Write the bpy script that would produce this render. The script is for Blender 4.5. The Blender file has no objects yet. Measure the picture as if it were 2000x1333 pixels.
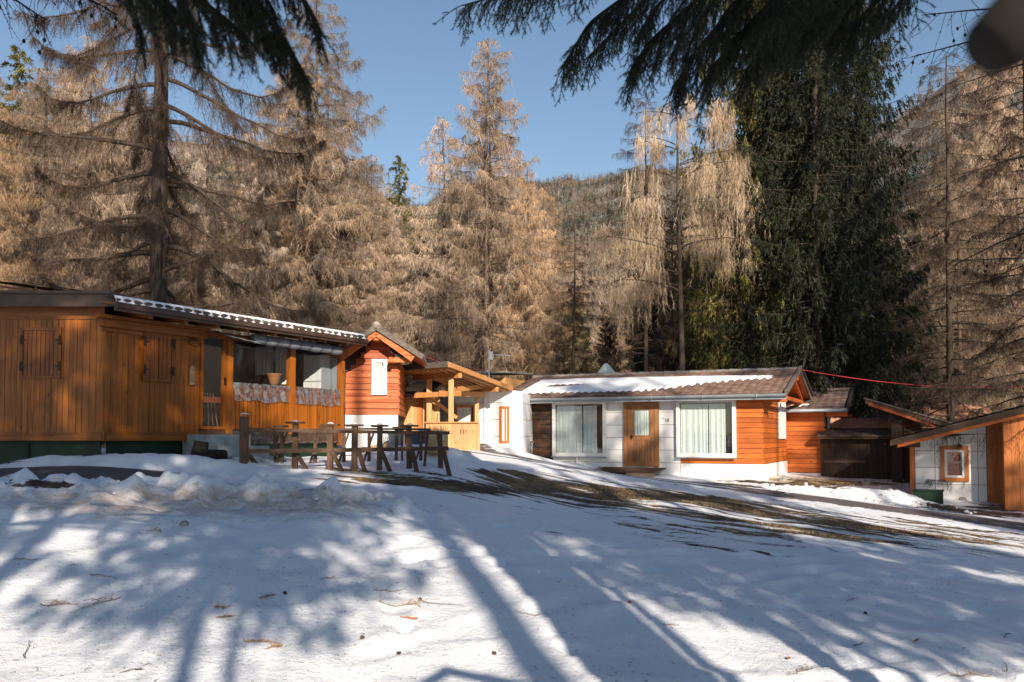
import bpy, math, random
import numpy as np
from mathutils import Vector, Matrix, Quaternion

S = bpy.context.scene
C = S.collection
rad = math.radians
FP = 1750.0                      # focal length in photograph pixels (2000 wide)
PITCH = rad(2.5)
EYE = 1.6
HORIZ = 855.0
SHIFT = (HORIZ - 666.5 - FP*math.tan(PITCH))/2000.0

# ------------------------------------------------------------------ camera
cam_d = bpy.data.cameras.new('camera')
cam = bpy.data.objects.new('camera', cam_d); C.objects.link(cam)
cam.location = (0, 0, EYE)
cam.rotation_euler = (rad(90) + PITCH, 0, 0)
cam_d.sensor_width = 36.0
cam_d.lens = 36.0*FP/2000.0
cam_d.shift_y = SHIFT
cam_d.clip_start = 0.05
cam_d.clip_end = 4000
cam_d.dof.use_dof = True
cam_d.dof.focus_distance = 24.0
cam_d.dof.aperture_fstop = 4.0
S.camera = cam

# ------------------------------------------------------------------ light
SUN_EL = rad(22.0)
SUN_AZ = rad(14.0)               # sun stands behind the camera, 14 degrees to its right
sdir = Vector((math.sin(SUN_AZ)*math.cos(SUN_EL), -math.cos(SUN_AZ)*math.cos(SUN_EL), math.sin(SUN_EL)))
W = bpy.data.worlds.new('World'); S.world = W; W.use_nodes = True
nt = W.node_tree; bg = nt.nodes['Background']
sky = nt.nodes.new('ShaderNodeTexSky'); sky.sky_type = 'NISHITA'; sky.sun_disc = False
sky.sun_elevation = SUN_EL; sky.sun_rotation = math.pi - SUN_AZ
sky.altitude = 700; sky.air_density = 1.15; sky.dust_density = .5; sky.ozone_density = 1.6
nt.links.new(sky.outputs[0], bg.inputs[0]); bg.inputs[1].default_value = 0.082
sun_d = bpy.data.lights.new('sun', 'SUN'); sun_d.energy = 5.0; sun_d.angle = rad(0.55)
sun_d.color = (1.0, 0.86, 0.70)
sun = bpy.data.objects.new('sun', sun_d); C.objects.link(sun)
sun.rotation_euler = sdir.to_track_quat('Z', 'Y').to_euler()
S.view_settings.view_transform = 'Standard'
S.view_settings.look = 'None'
S.view_settings.exposure = 0.64
S.view_settings.gamma = 1.0
S.cycles.max_bounces = 6
S.cycles.diffuse_bounces = 3
S.cycles.glossy_bounces = 3
S.cycles.transmission_bounces = 4
S.cycles.transparent_max_bounces = 8
S.cycles.caustics_reflective = False
S.cycles.caustics_refractive = False

# ------------------------------------------------------------------ projection helpers (photo pixel -> place in the world)
_F = np.array([0, math.cos(PITCH), math.sin(PITCH)])
_U = np.array([0, -math.sin(PITCH), math.cos(PITCH)])
def ray(px, py):
    u = (px-1000)/FP; v = (666.5-py)/FP + SHIFT*2000/FP
    return _F + u*np.array([1., 0, 0]) + v*_U
def P(px, py, Y):
    d = ray(px, py); k = Y/d[1]
    return Vector((d[0]*k, Y, EYE + d[2]*k))
def proj(x, y, z):
    dz = z-EYE
    f = y*_F[1] + dz*_F[2]; up = y*_U[1] + dz*_U[2]
    f = np.maximum(f, 1e-3)
    return 1000 + FP*x/f, 666.5 + SHIFT*2000 - FP*up/f

# ------------------------------------------------------------------ noise
def _h(ix, iy, seed):
    n = (ix.astype(np.int64)*374761393 + iy.astype(np.int64)*668265263 + seed*974634777) & 0xffffffff
    n = ((n ^ (n >> 13))*1274126177) & 0xffffffff
    n = n ^ (n >> 16)
    return (n & 0xffff)/65535.0
def vnoise(x, y, seed=0):
    x = np.asarray(x, float); y = np.asarray(y, float)
    ix = np.floor(x); iy = np.floor(y); fx = x-ix; fy = y-iy
    fx = fx*fx*fx*(fx*(fx*6-15)+10); fy = fy*fy*fy*(fy*(fy*6-15)+10)
    a = _h(ix, iy, seed); b = _h(ix+1, iy, seed); c = _h(ix, iy+1, seed); d = _h(ix+1, iy+1, seed)
    return (a*(1-fx)+b*fx)*(1-fy) + (c*(1-fx)+d*fx)*fy
def fbm(x, y, oct=4, seed=0, g=0.5):
    s = 0; a = 1; t = 0
    for o in range(oct):
        s = s + a*vnoise(x*2**o + 17.3*o, y*2**o - 9.1*o, seed+o); t += a; a *= g
    return s/t*2 - 1
def sstep(a, b, x):
    t = np.clip((x-a)/(b-a), 0, 1); return t*t*(3-2*t)

# ------------------------------------------------------------------ mesh buffer
class Buf:
    def __init__(s): s.v = []; s.t = []; s.q = []; s.n = 0
    def add(s, v, t=None, q=None):
        v = np.asarray(v, float).reshape(-1, 3)
        if t is not None and len(t): s.t.append(np.asarray(t, int).reshape(-1, 3)+s.n)
        if q is not None and len(q): s.q.append(np.asarray(q, int).reshape(-1, 4)+s.n)
        s.v.append(v); s.n += len(v)
    def box(s, x0, x1, y0, y1, z0, z1):
        x0, x1 = min(x0, x1), max(x0, x1); y0, y1 = min(y0, y1), max(y0, y1); z0, z1 = min(z0, z1), max(z0, z1)
        s.add([(x0,y0,z0),(x1,y0,z0),(x1,y1,z0),(x0,y1,z0),(x0,y0,z1),(x1,y0,z1),(x1,y1,z1),(x0,y1,z1)],
              q=[(0,3,2,1),(4,5,6,7),(0,1,5,4),(1,2,6,5),(2,3,7,6),(3,0,4,7)])
    def beam(s, p0, p1, w, h, up=(0, 0, 1), taper=1.0):
        p0 = np.array(p0, float); p1 = np.array(p1, float); d = p1-p0; d /= np.linalg.norm(d)
        up = np.array(up, float); r = np.cross(d, up)
        if np.linalg.norm(r) < 1e-4: r = np.cross(d, (1, 0, 0))
        r /= np.linalg.norm(r); u = np.cross(r, d)
        vs = []
        for p, k in ((p0, 1), (p1, taper)):
            for a, b in ((-1,-1),(1,-1),(1,1),(-1,1)): vs.append(p + r*a*w/2*k + u*b*h/2*k)
        s.add(vs, q=[(0,1,2,3),(7,6,5,4),(0,4,5,1),(1,5,6,2),(2,6,7,3),(3,7,4,0)])
    def poly_prism(s, pts, vec):
        """closed planar polygon (list of 3-D points) pushed along vec"""
        n = len(pts); p = np.array(pts, float); v = np.array(vec, float)
        vs = np.vstack([p, p+v]); q = [(i, (i+1) % n, (i+1) % n+n, i+n) for i in range(n)]
        t = [(0, i+1, i) for i in range(1, n-1)] + [(n, n+i, n+i+1) for i in range(1, n-1)]
        s.add(vs, t=t, q=q)
    def tube(s, pts, r, sides=6, cap=True):
        pts = np.array(pts, float); n = len(pts); r = np.broadcast_to(np.array(r, float), (n,))
        d = np.gradient(pts, axis=0); d /= np.linalg.norm(d, axis=1)[:, None]+1e-9
        ref = np.array([0, 0, 1.]) if abs(d[0][2]) < .9 else np.array([1., 0, 0])
        a = np.cross(d, ref); a /= np.linalg.norm(a, axis=1)[:, None]+1e-9; b = np.cross(d, a)
        th = np.arange(sides)/sides*2*math.pi
        v = pts[:, None, :] + r[:, None, None]*(a[:, None, :]*np.cos(th)[None, :, None] + b[:, None, :]*np.sin(th)[None, :, None])
        i = np.arange(n-1)[:, None]*sides; j = np.arange(sides)[None, :]; k = (j+1) % sides
        q = np.stack([i+j, i+k, i+sides+k, i+sides+j], -1).reshape(-1, 4)
        vv = v.reshape(-1, 3); t = None
        if cap:
            vv = np.vstack([vv, pts[0], pts[-1]]); m = n*sides
            t = [(m, (x+1) % sides, x) for x in range(sides)] + [(m+1, (n-1)*sides+x, (n-1)*sides+(x+1) % sides) for x in range(sides)]
        s.add(vv, t=t, q=q)
    def lathe(s, prof, c=(0, 0, 0), sides=20):
        """prof: list of (radius, z)"""
        n = len(prof); th = np.arange(sides)/sides*2*math.pi
        v = np.array([[(c[0]+r*math.cos(a), c[1]+r*math.sin(a), c[2]+z) for a in th] for r, z in prof]).reshape(-1, 3)
        i = np.arange(n-1)[:, None]*sides; j = np.arange(sides)[None, :]; k = (j+1) % sides
        s.add(v, q=np.stack([i+j, i+k, i+sides+k, i+sides+j], -1).reshape(-1, 4))
    def twigs(s, p0, p1, w, rng):
        """one thin tapering blade from each p0 to each p1"""
        p0 = np.asarray(p0); p1 = np.asarray(p1); d = p1-p0
        rnd = rng.normal(size=d.shape); a = np.cross(d, rnd); a /= np.linalg.norm(a, axis=1)[:, None]+1e-9
        w = np.broadcast_to(np.asarray(w, float), (len(p0),))[:, None]/2
        v = np.stack([p0-a*w, p0+a*w, p1], 1).reshape(-1, 3)
        s.add(v, t=np.arange(len(p0)*3).reshape(-1, 3))
    def grid(s, G):
        G = np.asarray(G, float); n, m = G.shape[:2]
        i = np.arange(n-1)[:, None]*m; j = np.arange(m-1)[None, :]
        s.add(G.reshape(-1, 3), q=np.stack([i+j, i+j+1, i+m+j+1, i+m+j], -1).reshape(-1, 4))
    def mesh(s, name, mat=None, smooth=False):
        me = bpy.data.meshes.new(name)
        V = np.vstack(s.v) if s.v else np.zeros((0, 3))
        T = np.vstack(s.t) if s.t else np.zeros((0, 3), int); Q = np.vstack(s.q) if s.q else np.zeros((0, 4), int)
        me.vertices.add(len(V)); me.vertices.foreach_set('co', V.astype(np.float32).ravel())
        nl = len(T)*3+len(Q)*4; me.loops.add(nl); me.polygons.add(len(T)+len(Q))
        me.loops.foreach_set('vertex_index', np.concatenate([T.ravel(), Q.ravel()]).astype(np.int32))
        st = np.concatenate([np.arange(len(T))*3, len(T)*3+np.arange(len(Q))*4]).astype(np.int32)
        me.polygons.foreach_set('loop_start', st)
        me.polygons.foreach_set('use_smooth', np.full(len(T)+len(Q), smooth))
        me.update(calc_edges=True)
        if mat is not None: me.materials.append(mat)
        return me

def obj(name, buf, mat, parent=None, smooth=False, label=None):
    me = buf if isinstance(buf, bpy.types.Mesh) else buf.mesh(name, mat, smooth)
    o = bpy.data.objects.new(name, me); C.objects.link(o)
    if parent is not None: o.parent = parent
    if label: o['label'] = label
    return o
def tag(o, label, cat, group=None, kind=None):
    o['label'] = label; o['category'] = cat
    if group: o['group'] = group
    if kind: o['kind'] = kind
    return o
def thing(name, label, cat, loc=(0, 0, 0), rz=0.0, group=None):
    o = bpy.data.objects.new(name, None); C.objects.link(o); o.empty_display_size = .3
    o.location = loc; o.rotation_euler = (0, 0, rz)
    return tag(o, label, cat, group)
def structure(o): o['kind'] = 'structure'; return o
def bx(name, mat, par, *a, label=None):
    b = Buf(); b.box(*a); return obj(name, b, mat, par, label=label)

class Fr:
    """a building's own axes: u along its front, v into it, z up (heights over its base)"""
    def __init__(s, ox, oy, deg, z0):
        s.o = np.array([ox, oy]); s.a = rad(deg); s.z0 = z0
        s.u = np.array([math.cos(s.a), math.sin(s.a)]); s.v = np.array([-math.sin(s.a), math.cos(s.a)])
    def uz(s, px, py, v=0.0):
        d = ray(px, py); q = s.o + s.v*v
        k = (q @ s.v)/(d[:2] @ s.v); p = d[:2]*k
        return (p-q) @ s.u, EYE + d[2]*k - s.z0
    def u_(s, px, v=0.0): return s.uz(px, 855, v)[0]
    def z_(s, px, py, v=0.0): return s.uz(px, py, v)[1]
    def w(s, u, v, z): q = s.o+s.u*u+s.v*v; return Vector((q[0], q[1], z+s.z0))
    def loc(s, p): q = np.array([p[0], p[1]])-s.o; return (q @ s.u, q @ s.v, p[2]-s.z0)
    def root(s, name, label, cat, group=None): return thing(name, label, cat, (s.o[0], s.o[1], s.z0), s.a, group)

# ------------------------------------------------------------------ materials
def mat(name, rough=.7, col=(.5, .5, .5), metal=0.0, spec=.5):
    m = bpy.data.materials.new(name); m.use_nodes = True
    n = m.node_tree; b = n.nodes['Principled BSDF']
    b.inputs['Base Color'].default_value = (*col, 1); b.inputs['Roughness'].default_value = rough
    b.inputs['Metallic'].default_value = metal; b.inputs['Specular IOR Level'].default_value = spec
    return m, n, b
def N(n, t, **k):
    x = n.nodes.new(t)
    for a, v in k.items():
        if a.startswith('i_'): x.inputs[a[2:].replace('_', ' ')].default_value = v
        else: setattr(x, a, v)
    return x
def coords(n, scale=(1, 1, 1), out='Object', rot=(0, 0, 0)):
    tc = N(n, 'ShaderNodeTexCoord'); mp = N(n, 'ShaderNodeMapping')
    mp.inputs['Scale'].default_value = scale; mp.inputs['Rotation'].default_value = rot
    n.links.new(tc.outputs[out], mp.inputs['Vector']); return mp.outputs[0]
def noise(n, vec, scale, detail=4, rough=.55, dist=0.0):
    x = N(n, 'ShaderNodeTexNoise'); x.inputs['Scale'].default_value = scale; x.inputs['Detail'].default_value = detail
    x.inputs['Roughness'].default_value = rough; x.inputs['Distortion'].default_value = dist
    n.links.new(vec, x.inputs['Vector']); return x.outputs['Fac']
def ramp(n, fac, stops):
    r = N(n, 'ShaderNodeValToRGB'); e = r.color_ramp.elements
    while len(e) < len(stops): e.new(.5)
    for k, (p, c) in enumerate(stops): e[k].position = p; e[k].color = (*c, 1) if len(c) == 3 else c
    n.links.new(fac, r.inputs[0]); return r.outputs[0]
def mix(n, fac, a, b, mode='MIX'):
    x = N(n, 'ShaderNodeMix', data_type='RGBA', blend_type=mode)
    for s_, v in ((x.inputs[0], fac), (x.inputs[6], a), (x.inputs[7], b)):
        if isinstance(v, (int, float)): s_.default_value = v
        elif isinstance(v, tuple): s_.default_value = (*v, 1) if len(v) == 3 else v
        else: n.links.new(v, s_)
    return x.outputs[2]
def math_(n, op, a, b=0.0, clamp=False):
    x = N(n, 'ShaderNodeMath', operation=op, use_clamp=clamp)
    for s_, v in ((x.inputs[0], a), (x.inputs[1], b)):
        if isinstance(v, (int, float)): s_.default_value = v
        else: n.links.new(v, s_)
    return x.outputs[0]
def bump(n, b, h, strength=.4, dist=.01):
    x = N(n, 'ShaderNodeBump'); x.inputs['Strength'].default_value = strength; x.inputs['Distance'].default_value = dist
    n.links.new(h, x.inputs['Height']); n.links.new(x.outputs[0], b.inputs['Normal'])

def wood(name, light, dark, grain='z', rough=.5, vary=.35, knots=True, spec=.4, weather=None):
    m, n, b = mat(name, rough, spec=spec)
    sc = {'z': (14, 14, .8), 'x': (.8, 14, 14), 'y': (14, .8, 14)}[grain]
    v = coords(n, sc); isl = N(n, 'ShaderNodeNewGeometry').outputs['Random Per Island']
    off = N(n, 'ShaderNodeVectorMath', operation='ADD'); n.links.new(v, off.inputs[0])
    cmb = N(n, 'ShaderNodeCombineXYZ'); k = math_(n, 'MULTIPLY', isl, 37.0)
    for i in range(3): n.links.new(k, cmb.inputs[i])
    n.links.new(cmb.outputs[0], off.inputs[1])
    g = noise(n, off.outputs[0], 1.3, 6, .65, .6)
    c = ramp(n, g, [(.3, dark), (.62, light)])
    big = noise(n, coords(n, (1, 1, 1)), 1.1, 3)
    c = mix(n, ramp(n, big, [(.35, (.55,)*3), (.65, (1,)*3)]), tuple(x*.55 for x in light), c)
    hv = N(n, 'ShaderNodeHueSaturation'); n.links.new(c, hv.inputs['Color'])
    n.links.new(math_(n, 'ADD', math_(n, 'MULTIPLY', isl, vary), 1-vary/2), hv.inputs['Value'])
    c = hv.outputs[0]
    if knots:
        kv = {'z': (5, 5, 2.2), 'x': (2.2, 5, 5), 'y': (5, 2.2, 5)}[grain]
        vo = N(n, 'ShaderNodeTexVoronoi'); vo.inputs['Scale'].default_value = 1.0; n.links.new(coords(n, kv), vo.inputs['Vector'])
        kn = ramp(n, vo.outputs['Distance'], [(.05, (0,)*3), (.11, (1,)*3)])
        c = mix(n, kn, tuple(x*.35 for x in dark), c)
    if weather:
        wn = noise(n, coords(n, (2, 2, 6)), 1.3, 4)
        c = mix(n, ramp(n, wn, [(.45, (0,)*3), (.6, (1,)*3)]), c, weather)
    n.links.new(c, b.inputs['Base Color']); bump(n, b, g, .5, .004)
    n.links.new(ramp(n, g, [(.3, (rough+.15,)*3), (.7, (rough-.08,)*3)]), b.inputs['Roughness'])
    return m
def rough_mat(name, c1, c2, scale=6, rough=.8, bumpd=.01, metal=0.0, detail=5, sc=(1, 1, 1), spec=.4):
    m, n, b = mat(name, rough, metal=metal, spec=spec)
    g = noise(n, coords(n, sc), scale, detail, .6)
    n.links.new(ramp(n, g, [(.35, c1), (.65, c2)]), b.inputs['Base Color'])
    if bumpd: bump(n, b, g, .5, bumpd)
    return m

M = {}
M['varnish'] = wood('varnished_planks', (.37, .112, .009), (.11, .031, .003), 'z', .38, .4)
M['varnish_x'] = wood('varnished_beam', (.30, .092, .009), (.10, .030, .004), 'x', .42, .3)
M['varnish_dark'] = wood('dark_varnished_shutters', (.25, .072, .007), (.075, .022, .003), 'z', .38, .5)
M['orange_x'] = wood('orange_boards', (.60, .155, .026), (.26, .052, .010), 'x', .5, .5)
M['red_x'] = wood('red_boards', (.54, .125, .026), (.22, .038, .008), 'x', .55, .45)
M['pale'] = wood('pale_planks', (.62, .36, .155), (.42, .21, .08), 'z', .6, .35)
M['pale_x'] = wood('pale_beams', (.60, .29, .10), (.40, .16, .05), 'x', .6, .25)
M['orange_z'] = wood('orange_planks', (.55, .185, .045), (.30, .085, .02), 'z', .5, .35)
M['oak'] = wood('door_wood', (.33, .155, .062), (.17, .07, .028), 'z', .5, .25)
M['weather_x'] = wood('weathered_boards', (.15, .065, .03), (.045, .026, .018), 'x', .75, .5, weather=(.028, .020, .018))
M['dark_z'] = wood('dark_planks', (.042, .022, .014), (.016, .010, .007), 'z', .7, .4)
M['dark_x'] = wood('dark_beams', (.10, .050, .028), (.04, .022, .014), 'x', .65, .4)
M['fence'] = wood('fence_wood', (.12, .066, .038), (.045, .026, .017), 'z', .75, .5)
M['fence_x'] = wood('fence_rail_wood', (.11, .062, .038), (.042, .026, .018), 'x', .75, .5)
M['greywood'] = wood('grey_wood', (.30, .22, .15), (.13, .09, .06), 'x', .8, .4)
M['tile'] = rough_mat('brown_tiles', (.095, .058, .046), (.21, .135, .105), 3.5, .75, .004, detail=8)
M['tile_grey'] = rough_mat('weathered_ridge_tiles', (.20, .17, .15), (.33, .29, .26), 4, .8, .004)
M['tile_dark'] = rough_mat('dark_tiles', (.055, .038, .034), (.12, .08, .068), 4, .7, .004, detail=8)
M['tile_red'] = rough_mat('clay_tiles', (.34, .17, .11), (.50, .27, .18), 4, .8, .004, detail=8)  # light red clay, mottled by noise
M['bark_slab'] = rough_mat('grey_roof_edge', (.07, .055, .048), (.20, .165, .14), 8, .85, .01, sc=(1, 3, 3))
M['metal'] = rough_mat('grey_painted_metal', (.24, .27, .30), (.32, .35, .38), 2, .4, 0, .2)
M['metal_dark'] = rough_mat('dark_metal', (.03, .03, .034), (.06, .06, .065), 4, .45, 0, .4)
M['iron'] = mat('black_iron', .45, (.012, .012, .014), .3)[0]
M['brown_fascia'] = rough_mat('dark_brown_metal_fascia', (.045, .026, .020), (.075, .045, .035), 3, .4, 0)
M['whitep'] = rough_mat('white_paint', (.74, .74, .73), (.82, .82, .80), 3, .5, 0)
M['pvc'] = rough_mat('white_window_frame', (.68, .68, .66), (.78, .78, .76), 2, .35, 0)
M['curtain'] = rough_mat('sheer_curtain', (.56, .60, .60), (.70, .72, .70), 5, .9, 0, sc=(3, 3, .4))
M['curtain_w'] = rough_mat('white_curtain', (.6, .6, .58), (.75, .75, .72), 5, .9, 0, sc=(3, 3, .4))
M['inside'] = mat('dark_interior', .9, (.012, .012, .013))[0]  # near-black colour stands in for unlit space behind panes and boards
M['green'] = rough_mat('dark_green_sheet', (.002, .014, .006), (.004, .030, .012), 3, .55, .002)
M['canvas'] = rough_mat('grey_blue_canvas', (.11, .13, .165), (.19, .215, .25), 5, .65, .006)
M['strap'] = mat('black_strap', .7, (.015, .015, .018))[0]
M['stone'] = rough_mat('grey_stone', (.16, .15, .15), (.34, .32, .31), 5, .85, .01)
M['concrete'] = rough_mat('snowy_blue_concrete', (.20, .24, .27), (.34, .39, .42), 6, .8, .005)
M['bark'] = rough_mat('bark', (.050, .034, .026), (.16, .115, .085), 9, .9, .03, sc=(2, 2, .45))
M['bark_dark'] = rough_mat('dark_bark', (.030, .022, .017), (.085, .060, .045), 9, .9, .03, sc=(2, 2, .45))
M['bark_near'] = rough_mat('near_bark', (.005, .004, .0035), (.013, .009, .007), 9, .9, .01)
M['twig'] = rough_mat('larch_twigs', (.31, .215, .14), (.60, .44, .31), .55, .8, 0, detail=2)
M['twig_dark'] = rough_mat('shaded_brown_larch_twigs', (.042, .028, .021), (.105, .068, .046), .6, .85, 0, detail=2)  # dark copy of the larch twigs, shade on the big larch painted in
def vary_by_tree(m, lo=.42, hi=1.12):
    n = m.node_tree; b = n.nodes['Principled BSDF']; l = b.inputs['Base Color'].links[0].from_socket
    oi = N(n, 'ShaderNodeObjectInfo'); hv = N(n, 'ShaderNodeHueSaturation'); n.links.new(l, hv.inputs['Color'])
    n.links.new(math_(n, 'ADD', math_(n, 'MULTIPLY', oi.outputs['Random'], hi-lo), lo), hv.inputs['Value'])
    k = math_(n, 'FRACT', math_(n, 'MULTIPLY', oi.outputs['Random'], 7.31)); n.links.new(math_(n, 'ADD', math_(n, 'MULTIPLY', k, .55), .70), hv.inputs['Saturation'])
    n.links.new(hv.outputs[0], b.inputs['Base Color'])
def vary_by_blade(m, lo=.45, hi=1.5):
    n = m.node_tree; b = n.nodes['Principled BSDF']; l = b.inputs['Base Color'].links[0].from_socket
    g = N(n, 'ShaderNodeNewGeometry'); hv = N(n, 'ShaderNodeHueSaturation'); n.links.new(l, hv.inputs['Color'])
    n.links.new(math_(n, 'ADD', math_(n, 'MULTIPLY', g.outputs['Random Per Island'], hi-lo), lo), hv.inputs['Value'])
    n.links.new(hv.outputs[0], b.inputs['Base Color'])
vary_by_tree(M['twig'])
M['strand'] = rough_mat('hanging_birch_twigs', (.34, .25, .165), (.60, .46, .32), .6, .8, 0, detail=2)
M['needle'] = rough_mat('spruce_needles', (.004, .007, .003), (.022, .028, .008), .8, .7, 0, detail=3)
M['needle_lit'] = rough_mat('sunlit_olive_needles', (.014, .020, .005), (.21, .185, .045), .8, .7, 0, detail=3)  # lit copy of the spruce needles, sunlight put into the olive colour
M['needle_near'] = rough_mat('near_spruce_needles', (.010, .018, .008), (.028, .042, .016), 3, .6, 0, detail=3)
M['far_spruce'] = rough_mat('distant_spruce', (.030, .045, .040), (.060, .080, .060), .05, .85, 0, detail=3)  # bluish distance haze painted into the needle colour
M['far_larch'] = rough_mat('distant_larch', (.20, .15, .115), (.34, .26, .20), .05, .85, 0, detail=3)  # greyed by distance haze painted into the twig colour
M['redwire'] = mat('red_cable', .5, (.45, .04, .05))[0]
M['blue'] = rough_mat('slate_blue_plastic', (.05, .065, .10), (.08, .10, .14), 4, .5, 0)
M['beige'] = rough_mat('beige_planter', (.42, .30, .15), (.56, .42, .24), 5, .7, .004)
M['straw'] = rough_mat('dry_straw', (.22, .125, .055), (.40, .25, .12), 8, .9, 0)
M['cutlog'] = rough_mat('log_end', (.45, .30, .16), (.62, .46, .28), 12, .8, .004)
M['brown_leaf'] = mat('fallen_leaf', .8, (.42, .17, .06))[0]
M['black'] = mat('black_paint', .6, (.02, .02, .02))[0]
M['red_sign'] = mat('red_sign_paint', .5, (.55, .03, .03))[0]
M['white_sign'] = mat('white_sign_paint', .5, (.8, .8, .8))[0]

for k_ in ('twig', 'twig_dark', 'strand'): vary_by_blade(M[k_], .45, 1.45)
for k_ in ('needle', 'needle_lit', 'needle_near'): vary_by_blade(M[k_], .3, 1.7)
def panel_mat():
    m, n, b = mat('white_wall_panels', .55)
    g = noise(n, coords(n), 1.2, 5, .6); f = noise(n, coords(n, (1, 1, .25)), 6, 4)
    c = ramp(n, g, [(.3, (.68, .68, .69)), (.65, (.82, .815, .80))])
    c = mix(n, ramp(n, f, [(.66, (0,)*3), (.8, (.5,)*3)]), c, (.48, .44, .39))
    n.links.new(c, b.inputs['Base Color']); return m
M['panel'] = panel_mat()

def glass_mat(name, tint, tr=.75, rough=.03):
    m = bpy.data.materials.new(name); m.use_nodes = True; n = m.node_tree; n.nodes.clear()
    o = N(n, 'ShaderNodeOutputMaterial'); t = N(n, 'ShaderNodeBsdfTransparent'); t.inputs[0].default_value = (*tint, 1)
    g = N(n, 'ShaderNodeBsdfGlossy'); g.inputs['Roughness'].default_value = rough
    fr = N(n, 'ShaderNodeLayerWeight'); fr.inputs['Blend'].default_value = .5; fk = math_(n, 'MULTIPLY', math_(n, 'POWER', fr.outputs['Facing'], 4.0), .55)
    w = noise(n, coords(n), 3.0, 2); bp = N(n, 'ShaderNodeBump'); bp.inputs['Strength'].default_value = .08; bp.inputs['Distance'].default_value = .03
    n.links.new(w, bp.inputs['Height']); n.links.new(bp.outputs[0], g.inputs['Normal'])
    k = math_(n, 'ADD', fk, 1-tr, True)
    mx = N(n, 'ShaderNodeMixShader'); n.links.new(k, mx.inputs[0]); n.links.new(t.outputs[0], mx.inputs[1]); n.links.new(g.outputs[0], mx.inputs[2])
    n.links.new(mx.outputs[0], o.inputs[0]); return m
M['glass'] = glass_mat('window_glass', (.94, .97, .97), .93)
M['film'] = glass_mat('clear_plastic_film', (.93, .95, .96), .92, .10)

M['film_crumple'] = glass_mat('crumpled_plastic', (.80, .70, .62), .55, .22)
def snow_mat(name='snow', dirty=True):
    m, n, b = mat(name, .55, (.86, .88, .92), spec=.3)
    v = coords(n)
    g = noise(n, v, 2.2, 6, .6); f = noise(n, v, 28, 5, .6)
    c = ramp(n, g, [(.25, (.84, .86, .90)), (.6, (.90, .91, .93))])
    d = noise(n, coords(n, (1, 1, 1)), 9, 8, .75)
    c = mix(n, ramp(n, d, [(.60, (0,)*3), (.75, (.35,)*3)]), c, (.50, .38, .27))
    n.links.new(c, b.inputs['Base Color'])
    h = math_(n, 'ADD', math_(n, 'MULTIPLY', g, 2.0), f); bump(n, b, h, .35, .02)
    return m
M['snow'] = snow_mat()
M['snow_roof'] = rough_mat('roof_snow', (.80, .83, .89), (.88, .90, .93), 2.5, .6, .01)

def ground_mat():
    """snow where the 'bare' attribute is low, dead grass, mud or gravel where it is high"""
    m, n, b = mat('snowy_ground', .6, spec=.3)
    v = coords(n)
    at = N(n, 'ShaderNodeAttribute', attribute_name='bare'); gr = N(n, 'ShaderNodeAttribute', attribute_name='gravel'); dt = N(n, 'ShaderNodeAttribute', attribute_name='dirt')
    g = noise(n, v, 1.6, 6, .6); f = noise(n, v, 24, 6, .65)
    snow = ramp(n, g, [(.25, (.79, .83, .90)), (.6, (.87, .895, .94))])
    d = noise(n, coords(n, (1, 2, 1)), 5, 9, .8)
    dd = math_(n, 'ADD', d, math_(n, 'MULTIPLY', dt.outputs['Fac'], .30))
    snow = mix(n, ramp(n, dd, [(.62, (0,)*3), (.88, (.8,)*3)]), snow, (.42, .28, .18))
    hf = noise(n, v, 95, 3, .7); snow = mix(n, ramp(n, hf, [(.68, (0,)*3), (.80, (.45,)*3)]), snow, (.34, .26, .20))
    s1 = noise(n, v, 7, 6, .7)
    grass = ramp(n, s1, [(.3, (.07, .045, .022)), (.5, (.19, .125, .058)), (.7, (.36, .25, .12))])
    mud = ramp(n, f, [(.3, (.035, .024, .019)), (.7, (.11, .075, .055))])
    gv = noise(n, v, 60, 4, .8)
    gravel = ramp(n, gv, [(.3, (.045, .038, .040)), (.5, (.12, .10, .102)), (.72, (.34, .30, .30))])
    soil = mix(n, ramp(n, noise(n, v, .9, 4), [(.47, (0,)*3), (.62, (1,)*3)]), mud, grass)
    soil = mix(n, gr.outputs['Fac'], soil, gravel)
    st = noise(n, coords(n, (1.2, 6, 1), rot=(0, 0, rad(22))), 2.2, 8, .7)
    k = math_(n, 'ADD', at.outputs['Fac'], math_(n, 'MULTIPLY', math_(n, 'SUBTRACT', st, .5), 1.35))
    k = ramp(n, k, [(.46, (0,)*3), (.54, (1,)*3)])
    n.links.new(mix(n, k, snow, soil), b.inputs['Base Color'])
    h = math_(n, 'ADD', math_(n, 'ADD', math_(n, 'MULTIPLY', g, 1.5), f), math_(n, 'MULTIPLY', hf, .35))
    h = math_(n, 'ADD', h, math_(n, 'MULTIPLY', k, math_(n, 'SUBTRACT', math_(n, 'MULTIPLY', gv, 1.2), 1.6)))
    bump(n, b, h, .65, .035)
    n.links.new(ramp(n, k, [(0, (.5,)*3), (1, (.85,)*3)]), b.inputs['Roughness'])
    return m
M['ground'] = ground_mat()
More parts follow.
